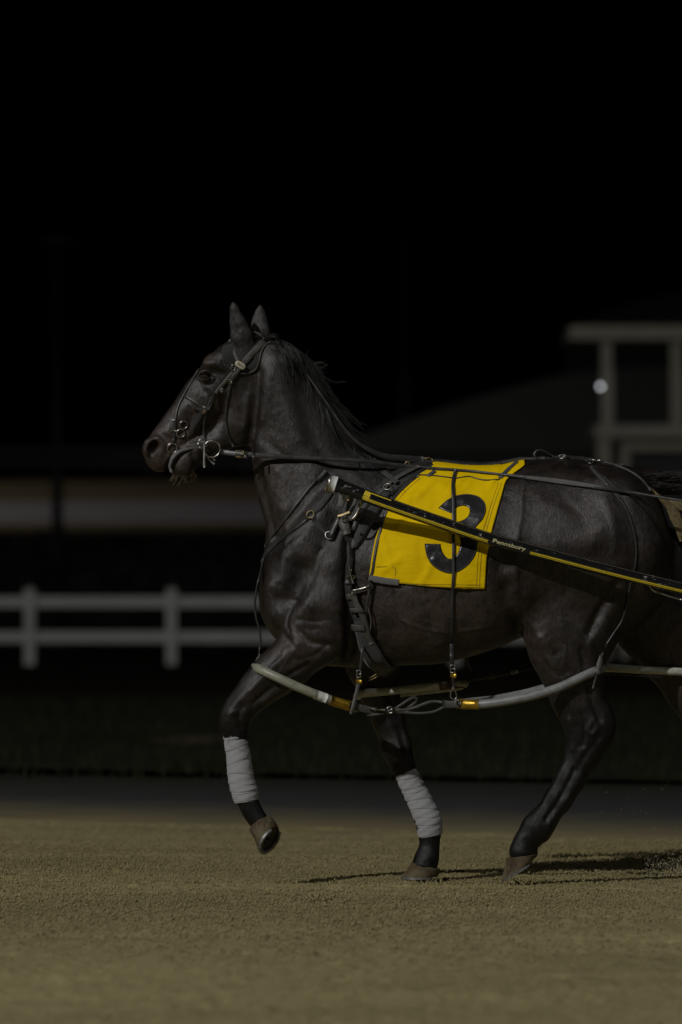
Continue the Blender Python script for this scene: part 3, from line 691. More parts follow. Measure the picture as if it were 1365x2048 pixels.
# ---------------------------------------------------------------- leg bandages
def bandage(label, left, right, yc, ratio, turns, tilt, flap):
    A = catmull([(a[0], a[1], b[0], b[1]) for a, b in zip(left, right)], 1.2)
    acc = [0]
    for i in range(1, len(A)): acc.append(acc[-1] + math.hypot(A[i][0]-A[i-1][0], A[i][1]-A[i-1][1]))
    n = 44; V = []; tot = acc[-1]; rg = np.random.RandomState(turns)
    jit = rg.uniform(-.15, .15, 60)
    for i, (ax_, ay_, bx_, by_) in enumerate(A):
        a, b = P(ax_, ay_, yc), P(bx_, by_, yc); c = (a+b)/2; e = (b-a)/2; s_ = acc[i]/tot
        for k in range(n):
            th = 2*math.pi*k/n; ph = s_*turns + tilt*math.cos(th) + .08*math.sin(2*th+s_*9); w_ = ph + jit[int(ph+10) % 60]
            saw = w_ - math.floor(w_)
            d = .0016*(saw) - .0022*math.exp(-(min(saw, 1-saw)/.05)**2) + .0006*math.sin(s_*60+3*th)
            if i < 3 or i > len(A)-4: d -= .0015
            V.append(c + e*(math.cos(th)*(1+d/e.length)) + Vector((0, 1, 0))*(math.sin(th)*(e.length*ratio+d)))
    m = len(A)
    F = [(i*n+k, i*n+(k+1)%n, (i+1)*n+(k+1)%n, (i+1)*n+k) for i in range(m-1) for k in range(n)] + [tuple(reversed(range(n))), tuple((m-1)*n+k for k in range(n))]
    o = mesh('leg_bandage', V, F, BAND)
    tag(o, label, 'bandage', 'leg bandages')
    return o
b1 = bandage('pale grey bandage wrapped round the lifted near foreleg below the knee', [(445.6,1462),(450,1495),(453.5,1518),(455.5,1551),(462,1584),(469.5,1607)], [(491,1460),(496,1485),(500.5,1507),(509,1556),(516.3,1580),(516.8,1602)], -.135, .92, 7, .10, 0)
b2 = bandage('pale grey bandage on the planted far foreleg standing on the sand', [(789,1549),(799,1572),(808,1592),(823,1625),(832,1650),(838.5,1678)], [(827.5,1529),(842,1555),(855,1577),(876,1617),(884.5,1637),(885.5,1668)], .13, .92, 7, -.16, 0)
BVB = BVHTree.FromPolygons([v.co for v in b1.data.vertices], [tuple(p.vertices) for p in b1.data.polygons])
BVB2 = BVHTree.FromPolygons([v.co for v in b2.data.vertices], [tuple(p.vertices) for p in b2.data.polygons])
cord('wrap_end', [(497,1503),(478,1498),(458,1489),(456,1481),(466,1470),(480,1463)], .9, BAND, b1, .0008, BVB, 3)
cord('wrap_end', [(806,1587),(820,1586),(836,1584),(852,1574)], .9, BAND, b2, .0008, BVB2, 3)

# ---------------------------------------------------------------- number cloth
def interp_px(tab, py): return np.interp(py, [t[1] for t in tab], [t[0] for t in tab])
LE = [(868,936),(853,944),(836,953),(806,979),(788,1001),(770,1028),(752,1078),(744,1118),(738,1163),(736,1200)]
RE = [(1054,934),(1036,945),(1014,962),(997,1015),(983,1063),(973,1114),(969,1182),(968,1200)]
ZC = 1.215; NU, NVh = 90, 64
lc = lambda x, y, s: lump(np.array([[x, y, 0.0]])*1.0, 1, s, s, 1)[0]
def cloth_grid():
    V = []; rr = np.random.RandomState(5)
    fold = [((925,965),(880,1000)), ((955,1000),(915,990)), ((765,1075),(790,1150)), ((820,1000),(800,1060)), ((985,985),(1000,960)), ((870,1120),(845,1165)), ((860,975),(835,1000)), ((860,960),(930,1000)), ((905,968),(870,1015)), ((940,975),(895,1000)), ((770,1140),(800,1120)), ((840,1090),(850,1165)), ((790,1010),(840,990)), ((900,1150),(930,1172)), ((985,1010),(965,1090)), ((820,955),(812,985)), ((1000,945),(985,975))]
    for side in (-1, 1):
        rows = []
        for j in range(NVh+1):
            row = []
            for i in range(NU+1):
                u = i/NU; pb = np.interp(u, [0, .06, .28, 1], [1170, 1175, 1177, 1182])
                zb = CH + (HOR-pb)/S; ang0 = math.atan2(zb-ZC, .31); ang = ang0 + (math.pi/2-ang0)*j/NVh
                py = 1000
                for it in range(4):
                    px = interp_px(LE, py)*(1-u) + interp_px(RE, py)*u
                    x = (px-682.5)/S*(D-.25)/D
                    dirv = Vector((0, side*math.cos(ang), math.sin(ang))); o = Vector((x, 0, ZC)) + dirv*.9
                    h = BVH.ray_cast(o, -dirv)
                    q, n = h[0], h[1]
                    py = HOR - S*(q.z-CH)*D/(D+ -abs(q.y))
                o_ = .0075
                for (a, b), sg in zip(fold, (1, -1, 1, 1, -1, 1, 1, 1, -1, 1, 1, -1, 1, 1, -1, -1, 1)):
                    d = np.array(b, float)-a; t_ = np.clip(((px-a[0])*d[0]+(py-a[1])*d[1])/(d@d), 0, 1)
                    dd = math.hypot(px-a[0]-t_*d[0], py-a[1]-t_*d[1]); o_ += .0062*math.exp(-(dd/6.5)**2)*(1 if sg > 0 else -.55)
                o_ += .0035*math.sin(px*.045+py*.02) * max(0, (py-1080)/100) + .003*max(0, (py-1150)/30)
                row.append(q + n*max(.004, o_))
            rows.append(row)
        if side < 0: near = rows
        else: V = near + rows[::-1][1:]
    return V
CG = cloth_grid()
nr = len(CG); V = [p for r in CG for p in r]; W1 = NU+1
F = [(j*W1+i, j*W1+i+1, (j+1)*W1+i+1, (j+1)*W1+i) for j in range(nr-1) for i in range(NU)]
A_ = np.array([tuple(p) for p in V])
for _ in range(2):
    g = A_.reshape(nr, W1, 3); h = g.copy(); h[1:-1] = (g[:-2]+2*g[1:-1]+g[2:])/4; g = h.copy(); h[:, 1:-1] = (g[:, :-2]+2*g[:, 1:-1]+g[:, 2:])/4; A_ = h.reshape(-1, 3)
cloth = mesh('number_cloth', [Vector(p) for p in A_], F, YCLOTH)
sm = cloth.modifiers.new('thick', 'SOLIDIFY'); sm.thickness = .0025; sm.offset = -1 if sum(p.normal.y for p in cloth.data.polygons[:NU*40]) < 0 else 1
tag(cloth, 'bright yellow saddle cloth with a big black 3 on the back of the racehorse', 'saddle cloth')
BVC = BVHTree.FromPolygons([Vector(p) for p in A_], F)
class Multi:
    def __init__(s, *b): s.b = b
    def ray_cast(s, o, d):
        best = (None, None, None, 1e9)
        for b in s.b:
            h = b.ray_cast(o, d)
            if h[0] is not None and h[3] < best[3]: best = h
        return best
    def find_nearest(s, q): return s.b[0].find_nearest(q)
BVX = Multi(BVH, BVC)
def c2(p): return (840+p[0]/6.205, 900+p[1]/6.205)
pairs = [((230,720),(385,785)),((330,622),(425,745)),((450,560),(470,708)),((600,540),(530,690)),((740,572),(597,702)),((815,650),(625,750)),((830,760),(608,815)),((785,868),(560,862)),((700,955),(470,892)),((700,975),(340,905)),((704,1008),(340,1033)),((712,1060),(478,1048)),
         ((720,1130),(508,1110)),((718,1210),(505,1195)),((690,1320),(474,1285)),((610,1430),(425,1340)),((500,1510),(388,1352)),((380,1545),(350,1347)),((240,1500),(310,1312)),((130,1410),(277,1250)),((75,1290),(264,1205)),((60,1163),(262,1168))]
A3 = []
pr = [(*c2(a), *c2(b)) for a, b in pairs]
for i in range(len(pr)-1):
    for k in range(6): A3.append(np.array(pr[i])*(1-k/6) + np.array(pr[i+1])*k/6)
A3.append(np.array(pr[-1])); A3 = np.array(A3); B3 = A3.copy()
for _ in range(5): B3[1:-1] = (B3[:-2]+2*B3[1:-1]+B3[2:])/4
B3[48:68] = .5*A3[48:68]+.5*B3[48:68]
V = []; F = []; K = 13
for r_ in B3:
    for k in range(K):
        f = k/(K-1); q, n = on(r_[0]*(1-f)+r_[2]*f, r_[1]*(1-f)+r_[3]*f, .0018 if 0 < k < K-1 else .0006, None, BVC)
        V.append(q)
F = [(i*K+k, (i+1)*K+k, (i+1)*K+k+1, i*K+k+1) for i in range(len(B3)-1) for k in range(K-1)]
if True:
    num = mesh('number', V, F, VINYL, cloth); 
    s2 = num.modifiers.new('thick', 'SOLIDIFY'); s2.thickness = .001; s2.offset = -1 if sum(p.normal.y for p in num.data.polygons) < 0 else 1
STITCH = simple('stitching', (.11, .11, .12), .7); YST = simple('seam_thread', (.30, .21, .01), .8)
o_line = [(r_[0]*.93+r_[2]*.07, r_[1]*.93+r_[3]*.07) for r_ in B3]; i_line = [(r_[0]*.07+r_[2]*.93, r_[1]*.07+r_[3]*.93) for r_ in B3]
cord('stitching', o_line[2:55:3] , .45, STITCH, cloth, .003, BVC, 4, 5); cord('stitching', o_line[66::3], .45, STITCH, cloth, .003, BVC, 4, 5)
band('binding', [(838,951),(806,977),(786,1001),(771,1028),(757,1078),(751,1108),(747,1135),(744,1160)], 5.5, LEATHER, cloth, .003, .002, BVC)
cord('seam', [(760,1167),(800,1172),(860,1174),(962,1175)], .5, YST, cloth, .0008, BVC, 6, 5); cord('seam', [(760,1162),(800,1167),(860,1168.5),(962,1170)], .5, YST, cloth, .0008, BVC, 6, 5)
cord('seam', [(1004,965),(987,1015),(973,1063),(963,1114),(959,1178)], .5, YST, cloth, .0008, BVC, 6, 5); cord('seam', [(998,965),(981,1015),(967,1063),(957,1114),(953,1178)], .45, YST, cloth, .0008, BVC, 6, 5)
cord('seam', [(752,1134),(792,1134),(791,1150)], .6, YST, cloth, .0008, BVC, 6, 5); cord('seam', [(841,956),(812,982),(793,1004)], .5, YST, cloth, .0008, BVC, 6, 5)
band('webbing_patch', [(749,1167),(772,1166),(798,1165)], [11,13,12], WEB, cloth, .003, .003, BVC)
cord('trim_cord', [(838,950),(858,951),(880,953),(903,956),(918,957.5),(932,953),(945,954),(958,960),(975,961),(992,960),(1016,959)], 1.3, LEATHER, cloth, .002, BVC)
band('strap_loop', [(870,943),(864,948),(856,953)], 9, FELT, cloth, .003, .003, BVC)
band('strap_loop', [(1034,925),(1026,932),(1016,941),(1008,949),(1001,957)], [10,10,8], FELT, cloth, .004, .004, BVC)
# ---------------------------------------------------------------- harness saddle, girth, breast collar, back strap
har = empty('harness'); tag(har, 'black leather race harness with saddle pad, girth and breast collar strapped round the horse', 'harness')
band('saddle_pad', [(856,926),(835,938),(812,950),(790,965),(770,985)], [22,34,44,42,38], LEATHER, har, .012, .006, BVH)
band('pad_strap', [(838,941),(812,953),(786,968),(765,988),(748,1008)], [10,10,9], WORN, har, .004, .021, BVH)
band('pad_strap', [(828,936),(800,946),(772,966),(740,996)], [12,12,11], LEATHER, har, .005, .014, BVH)
band('cross_tab', [(768,952),(782,962),(797,973)], 10, FELT, har, .004, .026, BVH)
band('saddle_flap', [(770,985),(750,1012),(735,1038),(722,1068),(712,1094)], [30,32,28,22,14], FELT, har, .020, .008, BVH, 5)
band('flap_tip', [(714,1080),(709,1092),(706,1100)], [19,17,12], WEB, har, .018, .012, BVH, 4)
band('flap_strap', [(742,1005),(728,1020),(716,1042),(709,1062)], [14,13,9], LEATHER, har, .010, .020, BVH)
band('pad_liner', [(866,932),(838,948),(806,977),(788,1001),(776,1022)], [8,9,9], KNIT, har, .008, .004, BVH)
ring('dee_ring', 779, 982, 7, 1.0, STEEL, har, .028, None, 1.15, .5)
# tug, buckles and the billet hanging down to the girth
band('tug', [(688,982),(683,1000),(680,1018)], [12,12,11], WEB, har, .006, .045, BVH)
band('tug_loop', [(716,992),(714,1012),(706,1030),(698,1040)], [9,8,8], WORN, har, .008, .040, BVH)
hook = [(722,1000),(719,1015),(712,1032),(702,1042),(693,1040),(688,1034)]
cord('tug_hook', [(a, b, -.295) for a, b in hook], 2.6, STEEL, har)
cord('shaft_clip', [(677,980,-.33),(680,990,-.335),(688,996,-.335),(696,990,-.34),(706,987,-.34),(713,993,-.33),(718,990,-.33)], 2.0, STEEL, har)
ring('bolt_ring', 693, 996, 6, 2.0, BRASS, har, 0, -.325); ring('bolt_ring', 656, 980, 5, 1.4, BRASS, har, 0, -.33)
band('tug_keeper', [(675,1036),(692,1038),(706,1032)], 7, BRASS, har, .003, .048, BVH, 4)
band('wrap', [(689,1040),(692,1053),(694,1066)], [19,21,17], WORN, har, .014, .030, BVH, 4)
band('billet', [(690,1040),(692,1075),(695,1110),(698,1150),(701,1166)], [13,14,12,13,13], LEATHER, har, .006, .030, BVH)
band('billet_edge', [(702,1066),(706,1100),(708,1140),(714,1166)], [6,5,5], WORN, har, .004, .026, BVH)
for x_, y_ in ((690,1079),(692,1098),(694.5,1120),(695.5,1139)):
    q, n = on(x_, y_, .037); MB().tube([q, q+n*.002], .0024, 8).build('eyelet', STEEL, har)
buckle('buckle', 694, 1048, 9, 10, .1, WEB, har, .048); buckle('buckle', 694, 1155, 15, 7, .1, BRASS, har, .036)
band('girth_strap', [(697,1156),(703,1175),(708,1196),(716,1225),(727,1258)], [15,16,16,14,14], LEATHER, har, .010, .022, BVH)
band('keeper', [(692,1192),(700,1193),(709,1190)], 12, WORN, har, .004, .038, BVH, 4)
band('girth_strap', [(713,1182),(720,1205),(728,1232),(736,1262),(744,1282)], [13,14,13,12,10], WORN, har, .008, .026, BVH)
band('keeper', [(716,1250),(724,1253),(730,1251)], 13, WORN, har, .004, .034, BVH, 4); band('keeper', [(717,1217),(722,1219),(727,1217)], 9, WORN, har, .003, .038, BVH, 4)
cord('girth_lace', [(737,1208),(744,1228),(746,1248),(741,1264),(733,1276)], 1.8, WORN, har, .020, BVH)
band('girth', [(722,1235),(728,1262),(738,1290),(750,1312),(764,1328),(780,1338)], [18,26,34,40,42,36], FELT, har, .012, .020, BVH, 5, 3)
band('girth_edge', [(712,1256),(718,1272),(725,1290)], [3,5,4], WEB, har, .004, .008, BVH)
cord('snap_hook', [(712,1180),(718,1180),(724,1177),(733,1175),(744,1172)], 2.2, STEEL, har, .024, BVH); buckle('buckle', 716, 1183, 8, 6, .6, STEEL, har, .034); band('clip_tab', [(717,1182),(728,1178),(742,1172)], [7,8,6], WEB, har, .004, .02, BVH)
cord('belly_snap', [(737,1358,-.08),(745,1355,-.08),(752,1350,-.08),(760,1345,-.08),(763,1338,-.07)], 1.6, BRASS, har)
cord('belly_snap', [(737,1362,-.078),(750,1357,-.078),(758,1352,-.078)], 1.1, BRASS, har)
# breast collar
band('neck_strap', [(650,944),(632,962),(612,985),(590,1014),(566,1046),(545,1072),(532,1092)], [7,7,6,5,5,5,4], LEATHER, har, .004, .003, BVH)
band('neck_strap_tip', [(651,942),(643,951),(635,960)], [7,7,6], WEB, har, .004, .008, BVH)
band('breast_strap', [(661,985),(648,1004),(634,1020),(626,1026)], 12, WEB if 0 else FELT, har, .005, .005, BVH)
band('breast_strap', [(618,1035),(600,1050),(575,1068),(550,1088),(533,1108),(526,1122)], [11,11,12,13,13,12], LEATHER, har, .006, .004, BVH)
ring('collar_ring', 623, 1031, 8, 1.5, BRASS, har, .009)
band('breast_strap', [(627,1038),(634,1047),(645,1060),(655,1072)], [9,12,7,5], FELT, har, .004, .005, BVH)
ring('dee_ring', 661, 1073, 7.5, 1.4, STEEL, har, .014, None, 1.2, .5)
band('tug_strap', [(685,1030),(680,1042),(673,1056),(666,1070),(664,1080)], [12,13,12,12,9], LEATHER, har, .010, .018, BVH)
# back strap, crupper, rump hardware
band('terret_bar', [(795,921),(820,922),(840,924),(862,927)], [14,14,13,9], LEATHER, har, .012, .006, BVH)
ring('terret_ring', 815, 932, 9, 1.9, BRASS, har, 0, -.085, .5, .1)
cord('check_hook', [(846,922,-.03),(846,915,-.03),(852,917,-.03),(860,914,-.03),(868,916,-.03),(866,921,-.03)], 2.2, BRASS, har); cord('check_hook', [(853,918,-.035),(858,926,-.035),(856,931,-.035)], 2.8, STEEL, har)
ring('terret_ring', 936, 934, 5, 1.4, STEEL, har, 0, -.02, 1.2)
def ridge(pts, w_, name, mat, th=.005, lift=.006):
    """strap lying along the top of the back"""
    A = catmull(pts, 8); Q = []; N = []
    for a in A:
        x = (a[0]-682.5)/S; yy = a[2] if len(a) > 2 else 0
        h = BVX.ray_cast(Vector((x, yy, 2.5)), Vector((0, 0, -1))); z = h[0].z + lift if h[0] is not None else P(a[0], a[1]).z
        z = max(z, P(a[0], a[1]).z); Q.append(Vector((x, yy, z))); N.append(Vector((0, -.55, 1)).normalized())
    for _ in range(2): Q = [Q[0]] + [(Q[i-1]+Q[i]*2+Q[i+1])/4 for i in range(1, len(Q)-1)] + [Q[-1]]
    return MB().strap(Q, N, w_, th).build(name, mat, har)
ridge([(862,930,0),(900,934,0),(960,935,0),(1020,928,0),(1060,924,0),(1100,917,0),(1140,914,0),(1185,918,0)], .022, 'back_strap', LEATHER)
ridge([(1000,932,-.03),(1040,927,-.02),(1090,919,-.01)], .018, 'back_strap_end', WORN)
q = catmull([(1105,917),(1090,921),(1078,918),(1070,909),(1073,901),(1084,900),(1096,905),(1108,912)], 3); Q = [P(a, b, -.02) for a, b in q[:, :2]]
MB().strap(Q, [Vector((0, -.35, 1)).normalized()]*len(Q), .012, .003).build('strap_loop', LEATHER, har)
buckle('buckle', 1126, 913, 12, 7, .2, STEEL, har, 0, -.03); band('keeper', [(1104,917,-.02),(1120,915,-.02),(1136,914,-.02)], [8,10,8], LEATHER, har, .008)
ring('rump_ring', 1189, 924, 7, 2, STEEL, har, .008, None, .9); buckle('buckle', 1199, 919, 16, 9, .3, STEEL, har, .010); buckle('buckle', 1182, 929, 9, 6, .8, STEEL, har, .008)
band('keeper', [(1180,927),(1192,922),(1206,920)], 10, LEATHER, har, .008, .004, BVH)
band('crupper_strap', [(1202,922),(1222,929),(1250,940),(1272,952),(1288,966),(1300,982)], [6,6,5,5,5], WORN, har, .007, .006, BVH)
band('crupper_strap', [(1206,919),(1230,921),(1252,928),(1270,937)], 5, LEATHER, har, .005, .004, BVH)
band('hip_strap', [(1174,922),(1190,938),(1205,955),(1222,976)], [6,7,6], LEATHER, har, .004, .003, BVH)
band('hip_strap', [(1184,934),(1205,957),(1225,976),(1243,1000)], [10,12,8], FELT, har, .003, .002, BVH)
cord('hip_strap', [(1240,996),(1256,1025),(1267,1060),(1273,1100),(1270,1135),(1262,1165),(1254,1205),(1244,1240),(1226,1268),(1212,1290)], 2.3, LEATHER, har, .004, BVH)
tc = []
for pl, w_ in (([(1299,974,-.10),(1312,988,-.11),(1328,1001,-.10),(1345,1020,-.09),(1358,1050,-.08),(1364,1082,-.07)], [5,9,15,24,18,8]),):
    band('crupper_sheepskin', pl, w_, TAN, har, .012, .004, BVH, 4)
band('crupper_sheepskin', [(1330,1003,-.08),(1348,1010,-.08),(1372,1012,-.07),(1400,1020,-.06)], [8,22,26,24], TAN, har, .012)

# ---------------------------------------------------------------- bridle
br = empty('bridle'); tag(br, 'open bridle with charcoal ear pad and steel bit on the head of the horse', 'bridle')
# ear pad: patch fitted round the ear base
def patch(name, outline, mat, parent, off, nn=26, thick=.004):
    O = catmull(outline + [outline[0]], 3)[:, :2]; c = O.mean(0); V = []; F = []; m = len(O)
    for j in range(nn+1):
        f = j/nn
        for a in O:
            q_ = c + (a-c)*f; p, n = on(q_[0], q_[1], off if j < nn else off*.3); V.append(p)
    F = [(j*m+k, j*m+(k+1)%m, (j+1)*m+(k+1)%m, (j+1)*m+k) for j in range(nn) for k in range(m)]
    return mesh(name, V, F, mat, parent)
patch('ear_pad', [(445,696),(452,690),(464,682),(480,700),(500,700),(524,690),(540,686),(524,698),(520,716),(516,732),(508,742),(496,746),(482,747),(470,742),(456,738),(447,728)], KNIT, br, .005)
cord('ear_pad_edge', [(540,687),(530,692),(523,702),(521,716),(517,730),(510,741),(498,746),(480,747)], 1.6, WORN, br, .006)
cord('ear_pad_edge', [(463,682),(452,689),(444,697),(446,714),(450,732)], 1.4, KNIT, br, .005)
band('crownpiece', [(541,669),(528,684),(512,699),(498,713),(484,727)], [13,14,13,12,11], WORN, br, .005, .009)
band('cheekpiece', [(503,712),(492,723),(480,736),(470,748),(462,758)], [9,8,8], WORN, br, .004, .010)
cord('ear_loop', [(504,664,-.03),(516,664,-.03),(525,670,-.035),(529,678,-.04)], 2.0, WORN, br)
band('browband', [(462,682),(464,696),(469,708),(476,722)], [9,8,8], WORN, br, .004, .008)
band('cheekpiece', [(474,737),(466,745),(458,754),(448,766),(438,776),(430,788),(424,800),(416,818)], [8,8,8,7,7,8,8], WORN, br, .004, .006)
band('cheekpiece', [(430,786),(421,803),(413,820),(409,838),(407,856),(408,874),(414,893)], [6,7,6,5,5,5,5], LEATHER, br, .006, .006)
# oval plate with its engraved scroll
c_, n_ = on(480, 730, .019); ux = Vector((.84, 0, -.54)); ux = (ux-n_*ux.dot(n_)).normalized(); uz = n_.cross(ux)
V = [c_+n_*.003]; K = 32
for s_, zz in ((.7, .003), (.9, .0022), (1, 0), (1, -.004)):
    for k in range(K): a = 2*math.pi*k/K; V.append(c_ + ux*(math.copysign(abs(math.cos(a))**.75, math.cos(a))*.0215*s_) + uz*(math.copysign(abs(math.sin(a))**.75, math.sin(a))*.0125*s_) + n_*zz)
F = [(0, 1+(k+1)%K, 1+k) for k in range(K)] + [(1+j*K+k, 1+j*K+(k+1)%K, 1+(j+1)*K+(k+1)%K, 1+(j+1)*K+k) for j in range(3) for k in range(K)]
plate = mesh('plate', V, F, IVORY, br)
q = [c_ + n_*.0034 + ux*(-.014+.028*t) + uz*(.0042*math.sin(t*26)*(1-.4*t)) for t in np.linspace(0, 1, 60)]
MB().tube(q, .0006, 5).build('engraving', WORN, plate)
buckle('buckle', 466, 735, 8, 11, -.4, STEEL, br, .013, None, 1.1); buckle('buckle', 461, 762, 6, 8, .1, STEEL, br, .012, None, 1.0); buckle('buckle', 442, 779, 4, 8, -.5, STEEL, br, .010, None, 1.0)
band('throatlatch', [(476,745),(467,757),(460,770),(457,790),(453,815),(452,840),(454,862),(458,880),(466,890)], [7,7,6,5,5,5,5], LEATHER, br, .005, .005)
# overcheck: down the face, along the nose, to the small ring
band('overcheck', [(400,738),(388,757),(374,780),(362,802),(354,820),(351,840),(349,860),(347,882)], [4,4,5,6,6,6,6], LEATHER, br, .005, .004)
band('noseband', [(367,790),(378,797),(390,803),(402,812),(412,817)], [6,7,7,8], LEATHER, br, .005, .004)
band('nose_tab', [(389,818),(398,816),(408,820)], [4,7,6], KNIT, br, .008, .006)
band('nose_tassel', [(406,822),(402,832),(394,842),(388,852),(385,859)], [10,12,11,10,7], KNIT, br, .008, .006)
buckle('buckle', 408, 822, 3, 10, -.8, BRASS, br, .014, None, 1.2)
buckle('keeper_pin', 346, 861, 9, 2.5, -.1, STEEL, br, .008, None, .9); buckle('keeper_pin', 348, 841, 6, 2.2, 0, STEEL, br, .006, None, .7)
ring('overcheck_ring', 344.5, 896, 9.8, 1.5, STEEL, br, .006, None)
ring('headpole_ring', 367, 849, 8, 1.2, STEEL, br, .006, None); ring('headpole_ring', 361, 866, 8.3, 1.3, STEEL, br, .008, None)
cord('chin_cord', [(366,873),(373,876),(372,884),(366,888)], .8, LEATHER, br, .003)
# bit
cord('bit_mouthpiece', [(398,893),(390,894,-.03),(396,893,0)], 2.4, STEEL, br)
yb_ = -.082
ring('bit_ring', 424, 898, 16.5, 1.7, STEEL, br, 0, yb_)
cord('bit_loop', [(396,892,yb_),(394,882,yb_),(399,876,yb_),(407,876,yb_),(411,882,yb_),(409,892,yb_)], 1.5, STEEL, br)
MB().tube([P(408.5, 884, yb_-.01), P(409, 892, yb_-.012), P(409, 901, yb_-.012), P(408.5, 918, yb_-.012), P(409, 930, yb_-.012), P(409, 935, yb_-.01)], [.0022, .0032, .0034, .004, .0055, .003], 10).build('bit_cheek', simple('dull_alloy', (.34, .34, .31), .45, .6), br)
MB().tube([P(390, 893, yb_+.02), P(400, 896, yb_), P(410, 897, yb_-.006)], [.002, .0035, .0025], 8).build('bit_arm', WORN, br)
band('lip_strap', [(350,907),(345,912),(341,916)], 7, LEATHER, br, .004, .005); cord('lip_cord', [(352,906),(366,898),(382,894),(396,892)], 1.1, LEATHER, br, .002)
band('curb_strap', [(412,912,-.03),(420,920,-.02),(429,928,-.02)], [4,4,5], WEB, br); band('curb_strap', [(418,906,-.03),(426,914,-.02),(430,921,-.02)], [4,4,4], LEATHER, br)
# overcheck rein over the poll and down the crest to the saddle
band('check_rein', [(541,680),(556,694),(572,707),(586,719)], [5,5,5], LEATHER, br, .004, .006); buckle('buckle', 585, 717, 3, 12, .05, WEB, br, .010, None, .9)
band('check_rein', [(588,720),(600,728),(610,742),(614,756)], 5, LEATHER, br, .004, .008)
band('check_rein', [(612,745,-.045),(650,800,-.055),(690,858,-.06),(715,884,-.06),(745,903,-.055),(775,913,-.05),(810,917,-.045),(848,920,-.035)], [4,5,5,6,7,10,13,14], LEATHER, br, .003)

# ---------------------------------------------------------------- driving rein
def clear(px, py, y, gap=.012):
    p, n = hit(px, py, BVX)
    return y if p is None else min(y, p.y-gap)
rp = [(440,903,-.088),(470,907,-.105),(500,909,-.115),(560,913,-.12),(640,917,-.12),(720,921,-.115),(812,931,-.10),(870,937,-.10),(930,941,-.105),(1000,948,-.12),(1040,953,-.13),(1100,960,-.16),(1200,974,-.20),(1290,989,-.235),(1365,1001,-.27),(1500,1022,-.33)]
A = catmull(rp, 9); Y_ = np.array([clear(a[0], a[1], a[2]) for a in A])
for _ in range(10): Y_[1:-1] = np.minimum(Y_[1:-1], (Y_[:-2]+2*Y_[1:-1]+Y_[2:])/4)
Q = [P(a[0], a[1], y) for a, y in zip(A, Y_)]; ws = np.interp([a[0] for a in A], [440,500,600,815,900,1000,1060,1120,1200,1300,1500], [11,10.5,8.5,7,6,4,9,11,10,5,5])/S
rein = MB().strap(Q, [Vector((0, -1, .15)).normalized()]*len(Q), list(ws), .0035).build('rein', LEATHER)
tag(rein, 'long black leather rein running from the bit ring back over the rump', 'rein')
i0 = min(range(len(A)), key=lambda i: abs(A[i][0]-1045)); i1 = min(range(len(A)), key=lambda i: abs(A[i][0]-1200))
MB().strap([q+Vector((0, -.003, 0)) for q in Q[i0:i1]], [Vector((0, -1, .15)).normalized()]*(i1-i0), list(ws[i0:i1]*.9*np.sin(np.linspace(.25, 2.9, i1-i0))**.3), .002).build('rein_lining', WEB, rein)
buckle('buckle', 480, 908, 15, 13, -.05, BRASS, rein, 0, -.135); band('keeper', [(492,901,-.145),(492,917,-.145)], 7, LEATHER, rein); band('keeper', [(508,902,-.153),(508,917,-.153)], 6, LEATHER, rein)

# ---------------------------------------------------------------- hobbles
def loop(name, pts, r, mat, parent, closed=True):
    A = catmull(pts + ([pts[0]] if closed else []), 8)
    Q = [P(a[0], a[1], a[2]) for a in A]
    if closed: Q = Q[:-1]
    return MB().tube(Q, r/S, 14, closed=closed).build(name, mat, parent), Q
def sleeve(name, px_range, Q, r, mat, parent, outer=True):
    pts = [q for q in Q if px_range[0] <= 682.5+S*q.x*D/(D+q.y) <= px_range[1]]
    half = [q for q in pts if q.y < sum(p.y for p in pts)/len(pts)] if outer else pts
    half.sort(key=lambda q: q.x)
    return MB().tube(half, r/S, 14).build(name, mat, parent)
hb = empty('hobble'); tag(hb, 'near side pacing hobble of pale plastic loops round the near foreleg and hind leg', 'hobble', 'pacing hobbles')
f_, FQ = loop('fore_loop', [(712,1416,-.165),(660,1400,-.215),(600,1376,-.240),(550,1353,-.235),(518,1338,-.195),(511,1334,-.14),(520,1338,-.085),(560,1356,-.050),(620,1384,-.050),(680,1406,-.090)], 9.2, PLASTIC, hb)
sleeve('tape_band', (624, 656), FQ, 9.9, TAPE, f_); sleeve('gold_ferrule', (654, 704), FQ, 10.3, GOLD, f_)
h_, HQ = loop('hind_loop', [(915,1408,-.17),(960,1409,-.205),(1010,1403,-.225),(1065,1392,-.235),(1120,1375,-.235),(1165,1354,-.225),(1190,1343,-.205),(1207,1335,-.150),(1203,1334,-.09),(1160,1350,-.04),(1080,1380,-.035),(1000,1398,-.055),(950,1404,-.10)], 9.2, PLASTIC2, hb)
sleeve('gold_ferrule', (914, 966), HQ, 10.2, GOLD, h_)
band('coupling_strap', [(700,1411,-.20),(720,1416,-.19),(740,1421,-.185),(752,1422,-.18)], [13,14,15,12], WORN, hb, .004)
cord('coupling_snap', [(737,1416,-.195),(745,1420,-.2),(752,1417,-.2),(760,1421,-.2),(768,1419,-.2),(776,1421,-.2)], 2.2, STEEL, hb)
band('coupling_strap', [(734,1432,-.185),(760,1428,-.185),(790,1422,-.19),(830,1427,-.19),(870,1424,-.19),(888,1414,-.185)], [4,6,9,5,5,5], WORN, hb, .004)
band('coupling_strap', [(785,1420,-.195),(815,1420,-.19),(840,1412,-.19),(865,1402,-.19),(885,1405,-.19)], [9,6,6,6,5], WORN, hb, .004)
band('coupling_strap', [(790,1418,-.19),(815,1402,-.19),(830,1392,-.185),(838,1395,-.18),(834,1404,-.175),(815,1416,-.18)], [5,5,6,6,5], WORN, hb, .003)
